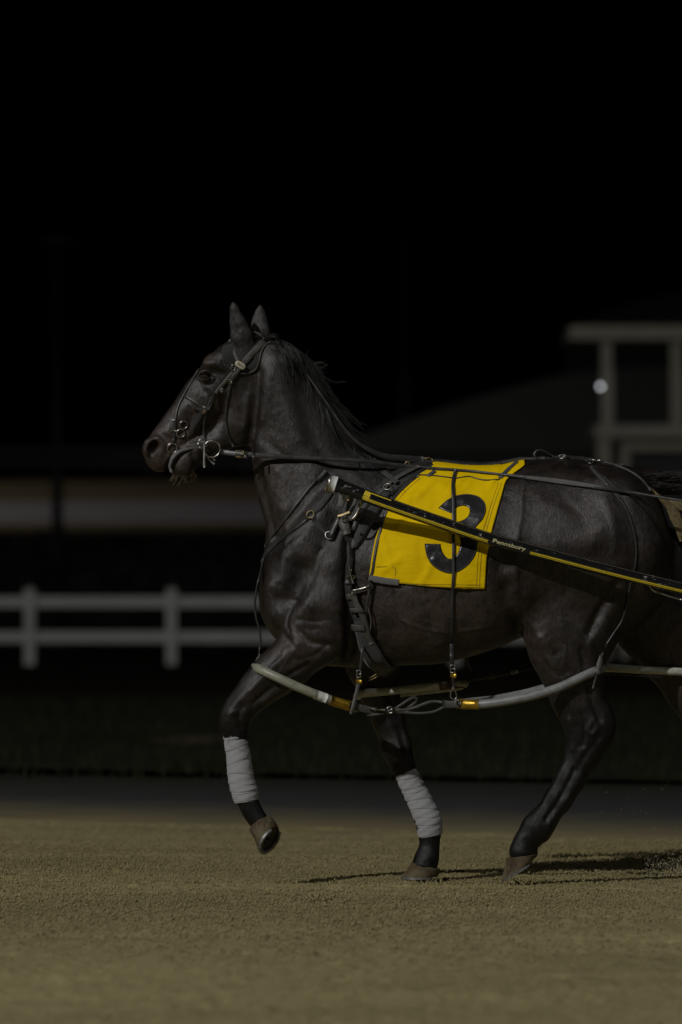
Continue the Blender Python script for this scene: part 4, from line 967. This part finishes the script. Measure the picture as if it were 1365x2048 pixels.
band('coupling_strap', [(884,1408,-.185),(900,1410,-.185),(920,1408,-.19)], [16,15,14], WORN, hb, .005)
band('knot', [(770,1420,-.197),(779,1421,-.20),(788,1420,-.197)], [10,16,10], LEATHER, hb, .012); buckle('buckle', 781, 1420, 9, 12, .3, STEEL, hb, 0, -.208)
band('hanger', [(745,1160),(741,1180),(735,1215),(730,1255),(727,1290,-.19),(722,1330,-.19),(719,1356,-.19)], [6,6,6,6,6], LEATHER, hb, .004, .02, BVX)
buckle('buckle', 718, 1348, 8, 14, 0, STEEL, hb, 0, -.20); band('gold_keeper', [(712,1363,-.195),(724,1364,-.195)], 8, GOLD, hb, .006)
band('hanger', [(720,1345,-.192),(717,1370,-.193),(712,1392,-.20),(704,1424,-.215),(702,1428,-.21)], [8,8,7,8,6], WORN, hb, .004)
band('hanger', [(912,942),(908,955),(906,975),(908,1010),(908,1080),(908,1150),(905,1200),(904,1260),(904,1300,-.24),(905,1336,-.235)], [6,7,7,6,6,6,6,7,8,8], LEATHER, hb, .003, .008, BVX)
buckle('buckle', 906, 1338, 9, 15, 0, STEEL, hb, 0, -.243); band('gold_keeper', [(901,1351,-.238),(913,1352,-.238)], 9, GOLD, hb, .006); band('hanger', [(906,1340,-.236),(907,1360,-.235),(908,1378,-.225)], [8,7,5], LEATHER, hb, .004)
cord('hanger_ring', [(906,1374,-.222),(901,1388,-.22),(899,1397,-.22),(903,1401,-.22),(914,1401,-.22),(917,1397,-.22),(913,1386,-.22),(908,1374,-.222)], 1.4, STEEL, hb)
cord('front_hanger', [(529,1118),(520,1150,-.12),(513,1180,-.13),(510,1210,-.13),(513,1238,-.13),(520,1262,-.13),(522,1285,-.13),(519,1302,-.13)], 2.2, LEATHER, hb, .003)
cord('front_snap', [(519,1300,-.13),(516,1309,-.13),(520,1314,-.13)], 1.1, STEEL, hb); band('loop_knot', [(521,1312,-.14),(517,1322,-.15),(512,1332,-.155)], [9,11,9], TAN if 0 else WORN, hb, .012)
cord('rear_hanger', [(1214,1288),(1208,1302,-.18),(1202,1318,-.20),(1197,1338,-.215),(1191,1360,-.215),(1187,1377,-.21)], 2.2, WORN, hb, .003)
band('loop_knot', [(1203,1312,-.20),(1200,1328,-.215),(1196,1348,-.215)], [7,13,10], WORN, hb, .012)
hf = empty('hobble'); tag(hf, 'far side pacing hobble seen beyond the belly round the far foreleg and hind leg', 'hobble', 'pacing hobbles')
PLASTIC_LIFTED = tube_mat('shade_lifted_plastic', (.44, .44, .37))  # far loops coloured paler to make up for the body's shadow on them
f2_, FQ2 = loop('fore_loop', [(714,1391,.11),(724,1387,.055),(780,1382,.02),(850,1374,.02),(905,1368,.045),(930,1367,.09),(920,1372,.15),(860,1380,.225),(780,1388,.235),(728,1392,.19)], 8.6, PLASTIC_LIFTED, hf)
band('brown_sleeve', [(880,1371,.012),(905,1368.5,.032),(928,1367,.075)], 20, simple('brown_tape', (.09, .055, .035), .5), f2_, .012)
band('coupling_strap', [(926,1365,.09),(960,1356,.09),(1000,1350,.09),(1040,1342,.09),(1085,1330,.09)], [6,10,9,5,4], LEATHER, hf, .008)
buckle('buckle', 985, 1353, 10, 9, .2, BRASS, hf, 0, .08); buckle('buckle', 1030, 1344, 12, 6, .2, STEEL, hf, 0, .08)
loop('hind_loop', [(1192,1336,.14),(1215,1335,.07),(1280,1340,.035),(1365,1344,.03),(1440,1350,.06),(1470,1353,.13),(1440,1350,.22),(1350,1344,.23),(1250,1338,.21),(1205,1336,.18)], 8.2, PLASTIC_LIFTED, hf)
band('coupling_strap', [(1190,1345,.12),(1250,1350,.05),(1330,1355,.02)], 4, WORN, hf, .004)
band('hanger', [(925,1285,.10),(935,1320,.12),(948,1350,.12)], [10,9,8], LEATHER, hf, .004)

# ---------------------------------------------------------------- sulky shaft
sp = [(654,965,-.345),(668,968,-.345),(700,979,-.347),(750,999,-.352),(870,1041,-.358),(980,1078,-.365),(1100,1110,-.368),(1230,1144,-.365),(1365,1177,-.36),(1520,1212,-.36)]
A = catmull(sp, 6); SQ = [P(a[0], a[1], a[2]) for a in A]; AX = [a[0] for a in A]
def srad(px): return np.interp(px, [654,662,674,684,760,980,1365,1520], [15,16,15.5,12.5,12.5,12.8,12,12])/S
shaft = MB().tube(SQ, [srad(x) for x in AX], 24).build('sulky_shaft', ENAMEL)
tag(shaft, 'black sulky shaft with yellow stripe and lettering along the side of the racehorse', 'sulky shaft')
def along(x): i = min(range(len(AX)), key=lambda i: abs(AX[i]-x)); return i
MB().tube(SQ[along(660):along(672)+1], [srad(x)+.0008 for x in AX[along(660):along(672)+1]], 24).build('tape_band', TAPE, shaft)
ringq = SQ[along(654)]; MB().tube([ringq, SQ[along(658)]], srad(655)+.0012, 24).build('end_cap', STEEL, shaft)
def on_shaft(x, ang, lift=.0006):
    f = np.interp(x, AX, np.arange(len(AX))); i = int(min(f, len(AX)-2)); fr = f-i; q = SQ[i].lerp(SQ[i+1], fr); t = (SQ[i+1]-SQ[i]).normalized()
    up = t.cross(Vector((0, 1, 0))).normalized(); up = -up if up.z < 0 else up; out = t.cross(up).normalized(); out = -out if out.y > 0 else out
    n = out*math.cos(ang) + up*math.sin(ang); return q + n*(srad(x)+lift), n
def stripe(name, xa, xb, a0, a1, mat, lift=.0007):
    V = []; F = []; xs = np.arange(xa, xb+.1, 6); K = 4
    for x in xs:
        for k in range(K): V.append(on_shaft(x, a0+(a1-a0)*k/(K-1), lift)[0])
    F = [(i*K+k, (i+1)*K+k, (i+1)*K+k+1, i*K+k+1) for i in range(len(xs)-1) for k in range(K-1)]
    return mesh(name, V, F, mat, shaft)
for xa, xb in ((738, 978), (1062, 1500)):
    stripe('stripe', xa, xb, R(-40), R(-29), YPAINT); stripe('stripe', xa, xb, R(-26), R(-14), YPAINT)
stripe('stripe', 738, 782, R(38), R(50), YPAINT); stripe('stripe', 728, 742, R(-40), R(50), YPAINT); 
stripe('edge_highlight', 785, 1365, R(50), R(56), simple('painted_highlight', (.12, .10, .06), .7))  # beige highlight painted along the shaft's upper edge
tx = bpy.data.curves.new('lettering', 'FONT'); tx.body = 'Pennsbury'; tx.size = 1; tx.offset = .018; to = bpy.data.objects.new('lettering', tx); COL.objects.link(to)
dg = bpy.context.evaluated_depsgraph_get(); tm = bpy.data.meshes.new_from_object(to.evaluated_get(dg)); bpy.data.objects.remove(to)
xs = [v.co.x for v in tm.vertices]; wx = max(xs)-min(xs)
import bmesh
bm = bmesh.new(); bm.from_mesh(tm); bmesh.ops.subdivide_edges(bm, edges=[e for e in bm.edges if e.calc_length() > .08], cuts=2); bm.to_mesh(tm); bm.free()
for v in tm.vertices:
    px = 987 + (v.co.x-min(xs))/wx*65 ; v.co = on_shaft(px, R(-20)+v.co.y*.95*(11/ (srad(px)*S)) , .0008)[0]
tm.materials.clear(); tm.materials.append(simple('cream_paint', (.55, .50, .27), .5)); lo = bpy.data.objects.new('lettering', tm); link(lo, shaft)
cord('shaft_wire', [(1300,1172,-.40),(1308,1186,-.39),(1316,1184,-.39),(1330,1190,-.39),(1365,1200,-.39)], 1.6, STEEL, shaft)
# ---------------------------------------------------------------- ground
def sand_mat():
    m = M('track_sand', .95, .15, 0)
    n1 = m.noise(1.3, 5, .6, (.35, 1, 1)); n2 = m.noise(28, 6, .75, (.6, 1, 1)); n3 = m.noise(150, 4, .7)
    c = m.ramp(n2, [(.25, (.20, .168, .078)), (.5, (.36, .305, .150)), (.75, (.45, .385, .205))])
    c = m.mix(m.ramp(n3, [(.40, .0), (.68, .75)]), c, (.12, .098, .042))
    c = m.mix(1.0, c, m.ramp(n1, [(.3, .80), (.7, 1.10)]), 'MULTIPLY')
    m.color(c); m.bump(m.math('ADD', n2, m.math('MULTIPLY', n3, .6)), .006, .8); return m.m
SAND = sand_mat()
# harrowed sand close to the horse: real clods and ripples, dense mesh inside a wide apron
rs = np.random.RandomState(4)
def fbm(X, Y, seed, f0, octs, stretch=1.0):
    out = np.zeros_like(X); rr = np.random.RandomState(seed); a = 1.0; f = f0
    for o in range(octs):
        n = 256; g = rr.uniform(-1, 1, (n, n)); u = (X*f/stretch) % n; v = (Y*f) % n; i = u.astype(int); j = v.astype(int); fu = u-i; fv = v-j
        fu = fu*fu*(3-2*fu); fv = fv*fv*(3-2*fv); i1 = (i+1) % n; j1 = (j+1) % n
        out += a*(g[i, j]*(1-fu)*(1-fv)+g[i1, j]*fu*(1-fv)+g[i, j1]*(1-fu)*fv+g[i1, j1]*fu*fv); a *= .55; f *= 2.03
    return out
def edge_y(x):   # far edge of the sand, not quite square to the view
    a = G(0, 1633); b = G(1365, 1673); return a.y + (b.y-a.y)*(x-a.x)/(b.x-a.x)
xs = np.arange(-2.4, 2.6, .0115); ts = np.linspace(0, 1, 720)
ys = -8.2 + (11.8)*ts**1.0
X, T = np.meshgrid(xs, ts, indexing='ij'); Y = -8.2 + T*(edge_y(X)+8.2+.25)
H = fbm(X, Y, 1, 42, 3, 1.2)*.0046 + fbm(X, Y, 2, 7, 2, 2.0)*.0006 + fbm(X, Y, 8, .8, 2)*.004 + fbm(X*.12, Y, 9, 3.2, 2)*.002
cl = fbm(X, Y, 3, 16, 2); H += np.clip(cl-.85, 0, 1)*.022
for (a, b, r_) in ((853, 1757, .10), (1040, 1757, .08), (610, 1790, .05), (640, 1792, .05)):
    q = G(a, b); H -= .008*np.exp(-(((X-q.x)/r_)**2+((Y-q.y)/(r_*1.5))**2))
for k in range(26):   # old hoof prints and scuffs
    cx, cy = rs.uniform(-2.2, 2.3), rs.uniform(-6, 2.5); r_ = rs.uniform(.03, .06); dd = ((X-cx)/r_)**2+((Y-cy)/(r_*1.3))**2; H += .010*np.exp(-dd)*(dd-.7)*.9
for (l_, r_, w_, dp) in ((1768,1776,.035,.006),(1786,1791,.03,.005),(1702,1716,.05,.006),(1830,1834,.04,.005),(1868,1880,.05,.005),(1769,1783,.02,.004),(1905,1901,.06,.006)):
    a, b = G(0, l_), G(1365, r_); d_ = Y-(a.y+(b.y-a.y)*(X-a.x)/(b.x-a.x)) - .12*np.sin(X*.9+l_); H += -dp*np.exp(-(d_/w_)**2) + dp*.7*np.exp(-((d_-w_*2)/w_)**2)
H -= .012
fe = np.clip((Y-(edge_y(X)-.9))/1.1, 0, 1); H -= fe*.016*(1+.9*fbm(X, Y, 12, 3, 3))
V = np.stack([X, Y, H], 2).reshape(-1, 3); nX, nY = X.shape; I = np.arange(nX*nY).reshape(nX, nY)
F = np.stack([I[:-1, :-1], I[1:, :-1], I[1:, 1:], I[:-1, 1:]], 2).reshape(-1, 4)
tr = mesh('sand_track', V, F, SAND); tag(tr, 'harrowed olive brown sand of the race track under the horse', 'sand', kind='structure')
# wide apron of the same sand round it, same level a little lower
MB().add([(-80, -30, -.03), (80, -30, -.03), (80, edge_y(80), -.03), (-80, edge_y(-80), -.03)], [(0, 1, 2, 3)]).build('sand_apron', SAND, None, False)
tag(bpy.data.objects['sand_apron'], 'wider sand of the race track', 'sand', kind='structure')
def ground_mat(name, c1, c2, sc, b=.01, c3=None):
    m = M(name, .95, .1, 0); f = m.noise(sc, 6, .7); c = m.ramp(f, [(.3, c1), (.7, c2)])
    if c3: c = m.mix(m.ramp(m.noise(.35, 4, .6), [(.45, 0), (.65, 1)]), c, c3)
    m.color(c); m.bump(f, b); return m.m
ASPH = ground_mat('asphalt', (.040, .040, .0415), (.060, .060, .062), 20, .004)
def edge_blend(mat_name, mix_col, pa, pb, width, amp):
    """track dust lying on the asphalt: fades in towards its sand edge (pa..pb: the edge line in the photograph)"""
    m = bpy.data.materials[mat_name]; t = m.node_tree; b = t.nodes['Principled BSDF']; src = b.inputs['Base Color'].links[0].from_socket
    qa, qb = G(0, pa), G(1365, pb); sl = (qb.y-qa.y)/(qb.x-qa.x)
    tc = t.nodes.new('ShaderNodeTexCoord'); sp = t.nodes.new('ShaderNodeSeparateXYZ'); t.links.new(tc.outputs['Object'], sp.inputs[0])
    def mt(op, x, y):
        n = t.nodes.new('ShaderNodeMath'); n.operation = op
        for i, v in ((0, x), (1, y)):
            if hasattr(v, 'is_output'): t.links.new(v, n.inputs[i])
            else: n.inputs[i].default_value = v
        return n.outputs[0]
    no = t.nodes.new('ShaderNodeTexNoise'); no.inputs['Scale'].default_value = 2.2; no.inputs['Detail'].default_value = 6; t.links.new(tc.outputs['Object'], no.inputs['Vector'])
    d = mt('SUBTRACT', mt('SUBTRACT', sp.outputs[1], mt('MULTIPLY', mt('SUBTRACT', sp.outputs[0], qa.x), sl)), qa.y)
    d = mt('ADD', d, mt('MULTIPLY', mt('SUBTRACT', no.outputs[0], .5), amp))
    d = mt('MULTIPLY', d, 1.0 if width > 0 else -1.0); width = abs(width); mr = t.nodes.new('ShaderNodeMapRange'); mr.inputs[1].default_value = 0; mr.inputs[2].default_value = width; mr.inputs[3].default_value = 1; mr.inputs[4].default_value = 0; t.links.new(d, mr.inputs[0])
    mx = t.nodes.new('ShaderNodeMix'); mx.data_type = 'RGBA'; t.links.new(mt('POWER', mr.outputs[0], 1.6), mx.inputs[0]); t.links.new(src, mx.inputs[6]); mx.inputs[7].default_value = (*mix_col, 1); t.links.new(mx.outputs[2], b.inputs['Base Color'])
edge_blend('asphalt', (.25, .21, .11), 1631, 1671, 3.2, 1.4)
edge_blend('asphalt', (.02, .02, .011), 1539, 1560, -4.5, 3.0)
GRASS = ground_mat('turf', (.014, .016, .008), (.028, .030, .016), 6, .03, (.017, .017, .008))
SOIL = ground_mat('soil', (.010, .007, .004), (.020, .012, .007), 3, .03)
def sheet(name, rows, mat, z, label):
    """rows: near and far boundary given by the pixel rows at the photograph's left and right sides"""
    V = []
    for (l, r_) in rows:
        a, b = G(0, l), G(1365, r_); d = (b-a); k = 60/abs(d.x)
        V.append(a - d*k); V.append(b + d*k)
    V = [Vector((v.x, v.y, z)) for v in V]
    o = MB().add([V[0], V[1], V[3], V[2]], [(0, 1, 2, 3)]).build(name, mat, None, False); return tag(o, label, name.replace('_', ' '), kind='structure')
sheet('service_road', [(1640, 1680), (1541, 1562)], ASPH, -.026, 'dark asphalt service road beside the track')
gr = MB().add([(-400, G(0, 1545).y-1.5, -.034), (400, G(0, 1545).y-1.5, -.034), (400, 420, -.034), (-400, 420, -.034)], [(0, 1, 2, 3)]).build('grass', GRASS, None, False); tag(gr, 'dark infield grass', 'grass', kind='structure')
sheet('flower_bed', [(1385, 1385), (1322, 1322)], SOIL, -.030, 'dark mulch bed along the white fence')
# short turf blades near the road edge
mb = MB(); rg = random.Random(2)
for k in range(5200):
    x = rg.uniform(-5.5, 5.5); y = rg.uniform(10.6, 34); h = rg.uniform(.03, .08); a = rg.uniform(0, 3.14); w_ = rg.uniform(.006, .016); dx, dy = math.cos(a)*w_, math.sin(a)*w_; lx, ly = rg.uniform(-.03, .03), rg.uniform(-.03, .03)
    mb.add([(x-dx, y-dy, -.034), (x+dx, y+dy, -.034), (x+lx, y+ly, h)], [(0, 1, 2)])
tag(mb.build('grass_blades', GRASS), 'dark short grass beyond the service road', 'grass', kind='stuff')
q = G(385, 1472); V = [q + Vector((math.cos(a)*rg.uniform(.28, .42), math.sin(a)*rg.uniform(1.0, 1.5), -.028)) for a in np.linspace(0, 6.0, 14)]
for v in V: v.z = -.028
bp = MB().add(V, [tuple(range(14))]).build('bare_patch', ground_mat('dry_sand', (.05, .04, .022), (.09, .07, .04), 9), None, False); tag(bp, 'small pale bare patch in the dark grass left of the lifted foreleg', 'ground', kind='structure')
# loose clods and grit on the sand, and grit thrown up by the hind hoof
def rocks(name, pts, mat, label):
    mb = MB()
    for (p, r_) in pts:
        vs = [Vector(c)*r_*rg.uniform(.7, 1.25) for c in ((1,0,0),(-1,0,0),(0,1,0),(0,-1,0),(0,0,.8),(0,0,-.8))]
        rot = Matrix.Rotation(rg.uniform(0, 6), 3, Vector((rg.random(), rg.random(), rg.random()+.1)))
        mb.add([Vector(p)+rot@v for v in vs], [(0,2,4),(2,1,4),(1,3,4),(3,0,4),(2,0,5),(1,2,5),(3,1,5),(0,3,5)])
    return tag(mb.build(name, mat, None, True), label, name.replace('_', ' '), kind='stuff')
pts = []
for k in range(5000):
    y = rg.uniform(-7.5, 2.6)
    pts.append(((rg.uniform(-2.1, 2.2), y, -.010 + rg.uniform(.001, .006)), rg.uniform(.0018, .0046) if k % 90 else rg.uniform(.006, .011)))
for k in range(90):
    q = G(1060+rg.gauss(0, 90), 1765+rg.gauss(0, 9)); pts.append(((q.x, q.y, 0), rg.uniform(.003, .007)))
for k in range(60):
    q = G(632+rg.gauss(0, 17), 1793+rg.gauss(0, 4)); pts.append(((q.x, q.y, 0), rg.uniform(.004, .010)))
def grains(name, n, mat, label):
    rr = np.random.RandomState(21); C_ = np.stack([rr.uniform(-2.3, 2.4, n), rr.triangular(-4.0, .4, 3.6, n), rr.uniform(-.011, -.005, n)], 1)
    o_ = np.array([(1,0,0),(-1,0,0),(0,1,0),(0,-1,0),(0,0,.9),(0,0,-.9)], float); r_ = rr.uniform(.0018, .0062, n)
    a = rr.uniform(0, 3.14, n); ca, sa = np.cos(a), np.sin(a); V = o_[None]*(r_[:, None, None])*rr.uniform(.7, 1.3, (n, 6, 1))
    Vr = V.copy(); Vr[..., 0] = V[..., 0]*ca[:, None]-V[..., 1]*sa[:, None]; Vr[..., 1] = V[..., 0]*sa[:, None]+V[..., 1]*ca[:, None]
    Vr += C_[:, None]; f = np.array([(0,2,4),(2,1,4),(1,3,4),(3,0,4),(2,0,5),(1,2,5),(3,1,5),(0,3,5)])
    return tag(mesh(name, Vr.reshape(-1, 3), (f[None]+6*np.arange(n)[:, None, None]).reshape(-1, 3), mat, None, False), label, 'sand', kind='stuff')
grains('sand_grains', 60000, SAND, 'coarse grit lying on the sand around the hooves')
rocks('sand_clods', pts, SAND, 'small loose clods scattered over the sand track')
pts = []
for k in range(620):
    px = 1285 + rg.random()**.8*115; py = 1752 - abs(rg.gauss(0, 11)) - max(0, rg.gauss(0, 1))*3 - (px-1290)*.10; pts.append((P(px, py+rg.uniform(-20, 8), rg.uniform(-.45, .30)), rg.uniform(.0008, .0025)))
for k in range(60): pts.append((P(1200+rg.random()*165, 1560+rg.random()*170, rg.uniform(-.2, .3)), rg.uniform(.0008, .0019)))
for k in range(14): pts.append((P(rg.uniform(520, 1365), rg.uniform(1250, 1640), rg.uniform(-.5, .3)), rg.uniform(.0007, .0014)))
rocks('flying_grit', pts, simple('pale_grit', (.55, .49, .34), .8), 'spray of sand grains thrown up behind the hind hooves')

# ---------------------------------------------------------------- white rail fence
def ps(px, py, f): return P(px, py, D*(f-1))   # f = distance in units of the camera-to-horse distance
PAINT = simple('white_paint', (.52, .52, .49), .6, 0, .12, 2, 0)
fence = empty('rail_fence', ps(60, 1325, 4.5)); fence.location.z = 0; tag(fence, 'white two-rail fence on square posts behind the horse', 'fence')
FY = D*3.5; k_ = 4.5/S
for zc in (CH+(HOR-1204)*k_, CH+(HOR-1274)*k_):
    MB().box((-60, FY-.03, zc-.092), (60, FY+.03, zc+.092)).build('rail', PAINT, fence, False)
for i in range(-5, 6):
    x = (60+283.5*i-682.5)*k_
    MB().box((x-.09, FY-.14, -.03), (x+.09, FY-.033, CH+(HOR-1180)*k_)).add([(x-.12, FY-.15, CH+(HOR-1180)*k_), (x+.12, FY-.15, CH+(HOR-1180)*k_), (x+.12, FY-.02, CH+(HOR-1180)*k_), (x-.12, FY-.02, CH+(HOR-1180)*k_), (x, FY-.085, CH+(HOR-1174)*k_)], [(3,2,1,0),(0,1,4),(1,2,4),(2,3,4),(3,0,4)]).build('post', PAINT, fence, False)

# ---------------------------------------------------------------- dark hedge, embankment with its road, far rail, masts
LEAF = simple('dark_leaf', (.006, .0075, .005), .7, 0, .4, 4, 0)
mb = MB(); hy = D*5.0
hz_top = CH+(HOR-1078)/S*6.0
mb.box((-90, hy+.6, -.04), (90, hy+2.4, hz_top-.5))
for k in range(9000):
    x = rg.uniform(-16, 16); z = rg.uniform(0, hz_top + .15*math.sin(x*1.7)); y = hy + rg.uniform(0, .6); s_ = rg.uniform(.06, .16); a = rg.uniform(0, 3.14); b = rg.uniform(-1, 1)
    mb.add([(x-s_*math.cos(a), y-s_*math.sin(a)*.5, z-s_*b), (x+s_*math.cos(a), y+s_*math.sin(a)*.5, z+s_*b), (x, y+rg.uniform(-.05, .05), z+s_)], [(0, 1, 2)])
tag(mb.build('hedge', LEAF, None, False), 'long black-green hedge behind the white fence', 'hedge')
def zat(py, f): return CH+(HOR-py)/S*f
prof = [(6.3, zat(1082, 6.3)-1.0), (6.4, zat(1066, 6.4)), (6.75, zat(1046, 6.75)), (7.15, zat(1002, 7.15)), (7.6, zat(962, 7.6)), (8.4, zat(945, 8.4)), (12, zat(935, 12)), (20, zat(925, 20)+1)]
def strip(name, a, b, mat, label, zoff=0):
    V = [(-260, D*(a[0]-1), a[1]+zoff), (260, D*(a[0]-1), a[1]+zoff), (260, D*(b[0]-1), b[1]+zoff), (-260, D*(b[0]-1), b[1]+zoff)]
    return tag(MB().add(V, [(0, 1, 2, 3)]).build(name, mat, None, False), label, name.replace('_', ' '), kind='structure')
BANK = ground_mat('bank_soil', (.075, .060, .034), (.125, .098, .058), .35, 0)
ROADM = ground_mat('far_road', (.125, .12, .13), (.18, .17, .18), .3, 0)
BANK2 = ground_mat('far_grass', (.004, .005, .003), (.008, .009, .006), 1, 0)
strip('embankment', (6.2, -.04), prof[1], BANK2, 'foot of the far bank')
strip('embankment', prof[1], prof[2], BANK, 'lower brown slope of the far bank'); strip('access_road', prof[2], prof[3], ROADM, 'grey road along the far bank'); strip('embankment', prof[3], prof[4], BANK, 'upper brown slope of the far bank')
strip('hill', prof[4], prof[5], BANK2, 'dark grass behind the far bank'); strip('hill', prof[5], prof[7], BANK2, 'dark ground towards the horizon')
DIM = simple('galvanised', (.04, .04, .04), .6, 0, .1, 1, 0)
ff = empty('far_rail', (0, D*7.3, 0)); tag(ff, 'faint far rail with thin posts along the top of the dark bank', 'railing'); fz = prof[5][1]
for zz, hh in ((zat(902, 8.3), .07), (zat(925, 8.3), .07)): MB().box((-120, D*7.3, zz-hh), (60, D*7.3+.1, zz+hh)).build('rail', DIM, ff, False)
for i in range(-8, 9): MB().box((i*3-.05, D*7.3-.1, fz-.3), (i*3+.05, D*7.3-.005, zat(898, 8.3))).build('post', DIM, ff, False)
DARKM = simple('dark_steel', (.012, .012, .012), .6, 0, .1, 1, 0)
for (px, f, top, lab, wr) in ((115, 6.0, 490, 'dark tall lamp mast rising at the left before the brown bank', .15), (810, 9.0, 500, 'faint tall lamp mast standing behind the withers of the horse', .18)):
    b_ = ps(px, 1100, f); r_ = empty('lamp_mast', (b_.x, b_.y, 0)); tag(r_, lab, 'lamp mast', 'masts beyond the track')
    mt = MB().tube([(b_.x, b_.y, -.04), (b_.x, b_.y, zat(top, f))], [wr, wr*.55], 16).build('pole', DARKM if px < 500 else DIM, r_)
    MB().tube([(b_.x, b_.y, -.04), (b_.x, b_.y, .45)], [wr*1.9, wr*1.7], 16).build('base', DIM, r_)
    MB().box((b_.x-.4, b_.y-.12, zat(top, f)), (b_.x+.4, b_.y+.12, zat(top, f)+.2)).build('lamp_bracket', DARKM, r_)
# ---------------------------------------------------------------- judges' stand with its lamp
OLIVE = simple('olive_paint', (.35, .335, .26), .65, 0, .12, 2, 0)
TF = 5.0; ty = D*(TF-1)
st = empty('judges_stand', (ps(1300, 1310, TF).x, ty, 0)); tag(st, 'open olive painted timber stand with a flat roof and raised floor at the right', 'stand')
def tz(py): return CH+(HOR-py)/S*TF
def txp(px): return (px-682.5)/S*TF
def tbox(name, xa, xb, pa, pb, ya_, yb_, mat=OLIVE): return MB().box((txp(xa), ty+ya_, tz(pb)), (txp(xb), ty+yb_, tz(pa))).build(name, mat, st, False)
tbox('roof', 1140, 1540, 652, 680, -.2, 2.6); 
for x_ in (1204, 1343, 1482):
    for yy, sx_ in ((0, 0), (2.2, .032)): tbox('post', x_+(x_-682)*sx_, x_+21+(x_-682)*sx_, 682, 849, yy, yy+.22)
tbox('floor', 1190, 1500, 850, 876, -.1, 2.5)
for x_ in (1196, 1488):
    for yy, sx_ in ((0, 0), (2.2, .032)): tbox('leg', x_+(x_-682)*sx_, x_+26+(x_-682)*sx_, 877, 1322, yy, yy+.22)
tbox('lintel', 1244, 1460, 884, 900, .25, .40); tbox('door_jamb', 1244, 1262, 901, 1322, .25, .40); tbox('door_jamb', 1442, 1460, 901, 1322, .25, .40)
tbox('back_wall', 1265, 1440, 902, 1322, .5, .6, DARKM)
LB = M('lit_lamp', .5, .5).m; LBn = LB.node_tree.nodes['Principled BSDF']; LBn.inputs['Emission Color'].default_value = (.92, .95, 1, 1); LBn.inputs['Emission Strength'].default_value = 2.0
q = ps(1202, 773, TF-.01); lamp = empty('wall_lamp', q); tag(lamp, 'small round glowing white lamp fixed on the left post of the stand', 'lamp')
V = [q + Vector((math.sin(t)*math.cos(p), math.sin(t)*math.sin(p), math.cos(t)))*.035 for t in np.linspace(0.01, 3.13, 9) for p in np.linspace(0, 6.283, 13)[:-1]]
MB().add(V, [(i*12+j, (i+1)*12+j, (i+1)*12+(j+1)%12, i*12+(j+1)%12) for i in range(8) for j in range(12)]).build('bulb', LB, lamp)
MB().tube([q+Vector((0, .03, 0)), q+Vector((.09, .17, 0)), q+Vector((.10, .3, 0))], .02, 8).build('bracket', DARKM, lamp)
# long low grandstand roof far behind
RF = simple('roof_sheet', (.040, .040, .038), .8, 0, .1, .3, 0)
gf = 7.0; gy_ = D*(gf-1)
def gp(px, py, dy=0): return ((px-682.5)/S*gf, gy_+dy, CH+(HOR-py)/S*gf)
gs = empty('grandstand', (gp(1100, 900)[0], gy_, 0)); tag(gs, 'huge dark building with a low sloping roof behind the stand, barely visible', 'building')
mb = MB(); o1 = [(690,882),(760,858),(850,828),(950,795),(1050,768),(1130,748),(1230,738),(1700,720)]
V = [gp(a, b) for a, b in o1] + [gp(a, b+1, 14) for a, b in o1] + [gp(a, 905) for a, b in o1]
n = len(o1); mb.add(V, [(i, i+1, n+i+1, n+i) for i in range(n-1)] + [(2*n+i, 2*n+i+1, i+1, i) for i in range(n-1)]); mb.build('roof', RF, gs, False)
mb = MB(); a_, b_ = gp(700, 905), gp(1700, 1180); mb.box((a_[0], gy_+.1, -.04), (b_[0], gy_+13, a_[2])); mb.build('wall', simple('dim_wall', (.03, .03, .028), .8, 0, .1, .3, 0), gs, False)
gf2 = 10.0
mb = MB(); sc2 = gf2/S; o2 = [(1130,660),(1200,628),(1280,600),(1365,585),(1700,560)]
V = [((a-682.5)*sc2, D*(gf2-1), CH+(HOR-b)*sc2) for a, b in o2] + [((a-682.5)*sc2, D*(gf2-1), -.04) for a, b in o2] + [((a-682.5)*sc2, D*(gf2-1)+20, CH+(HOR-b)*sc2) for a, b in o2]
n = len(o2); mb.add(V, [(n+i, n+i+1, i+1, i) for i in range(n-1)] + [(i, i+1, 2*n+i+1, 2*n+i) for i in range(n-1)])
tag(mb.build('far_building', simple('far_wall', (.07, .07, .07), .9, 0, .1, .3, 0), None, False), 'faint black building roof rising above the stand at the right edge', 'building')
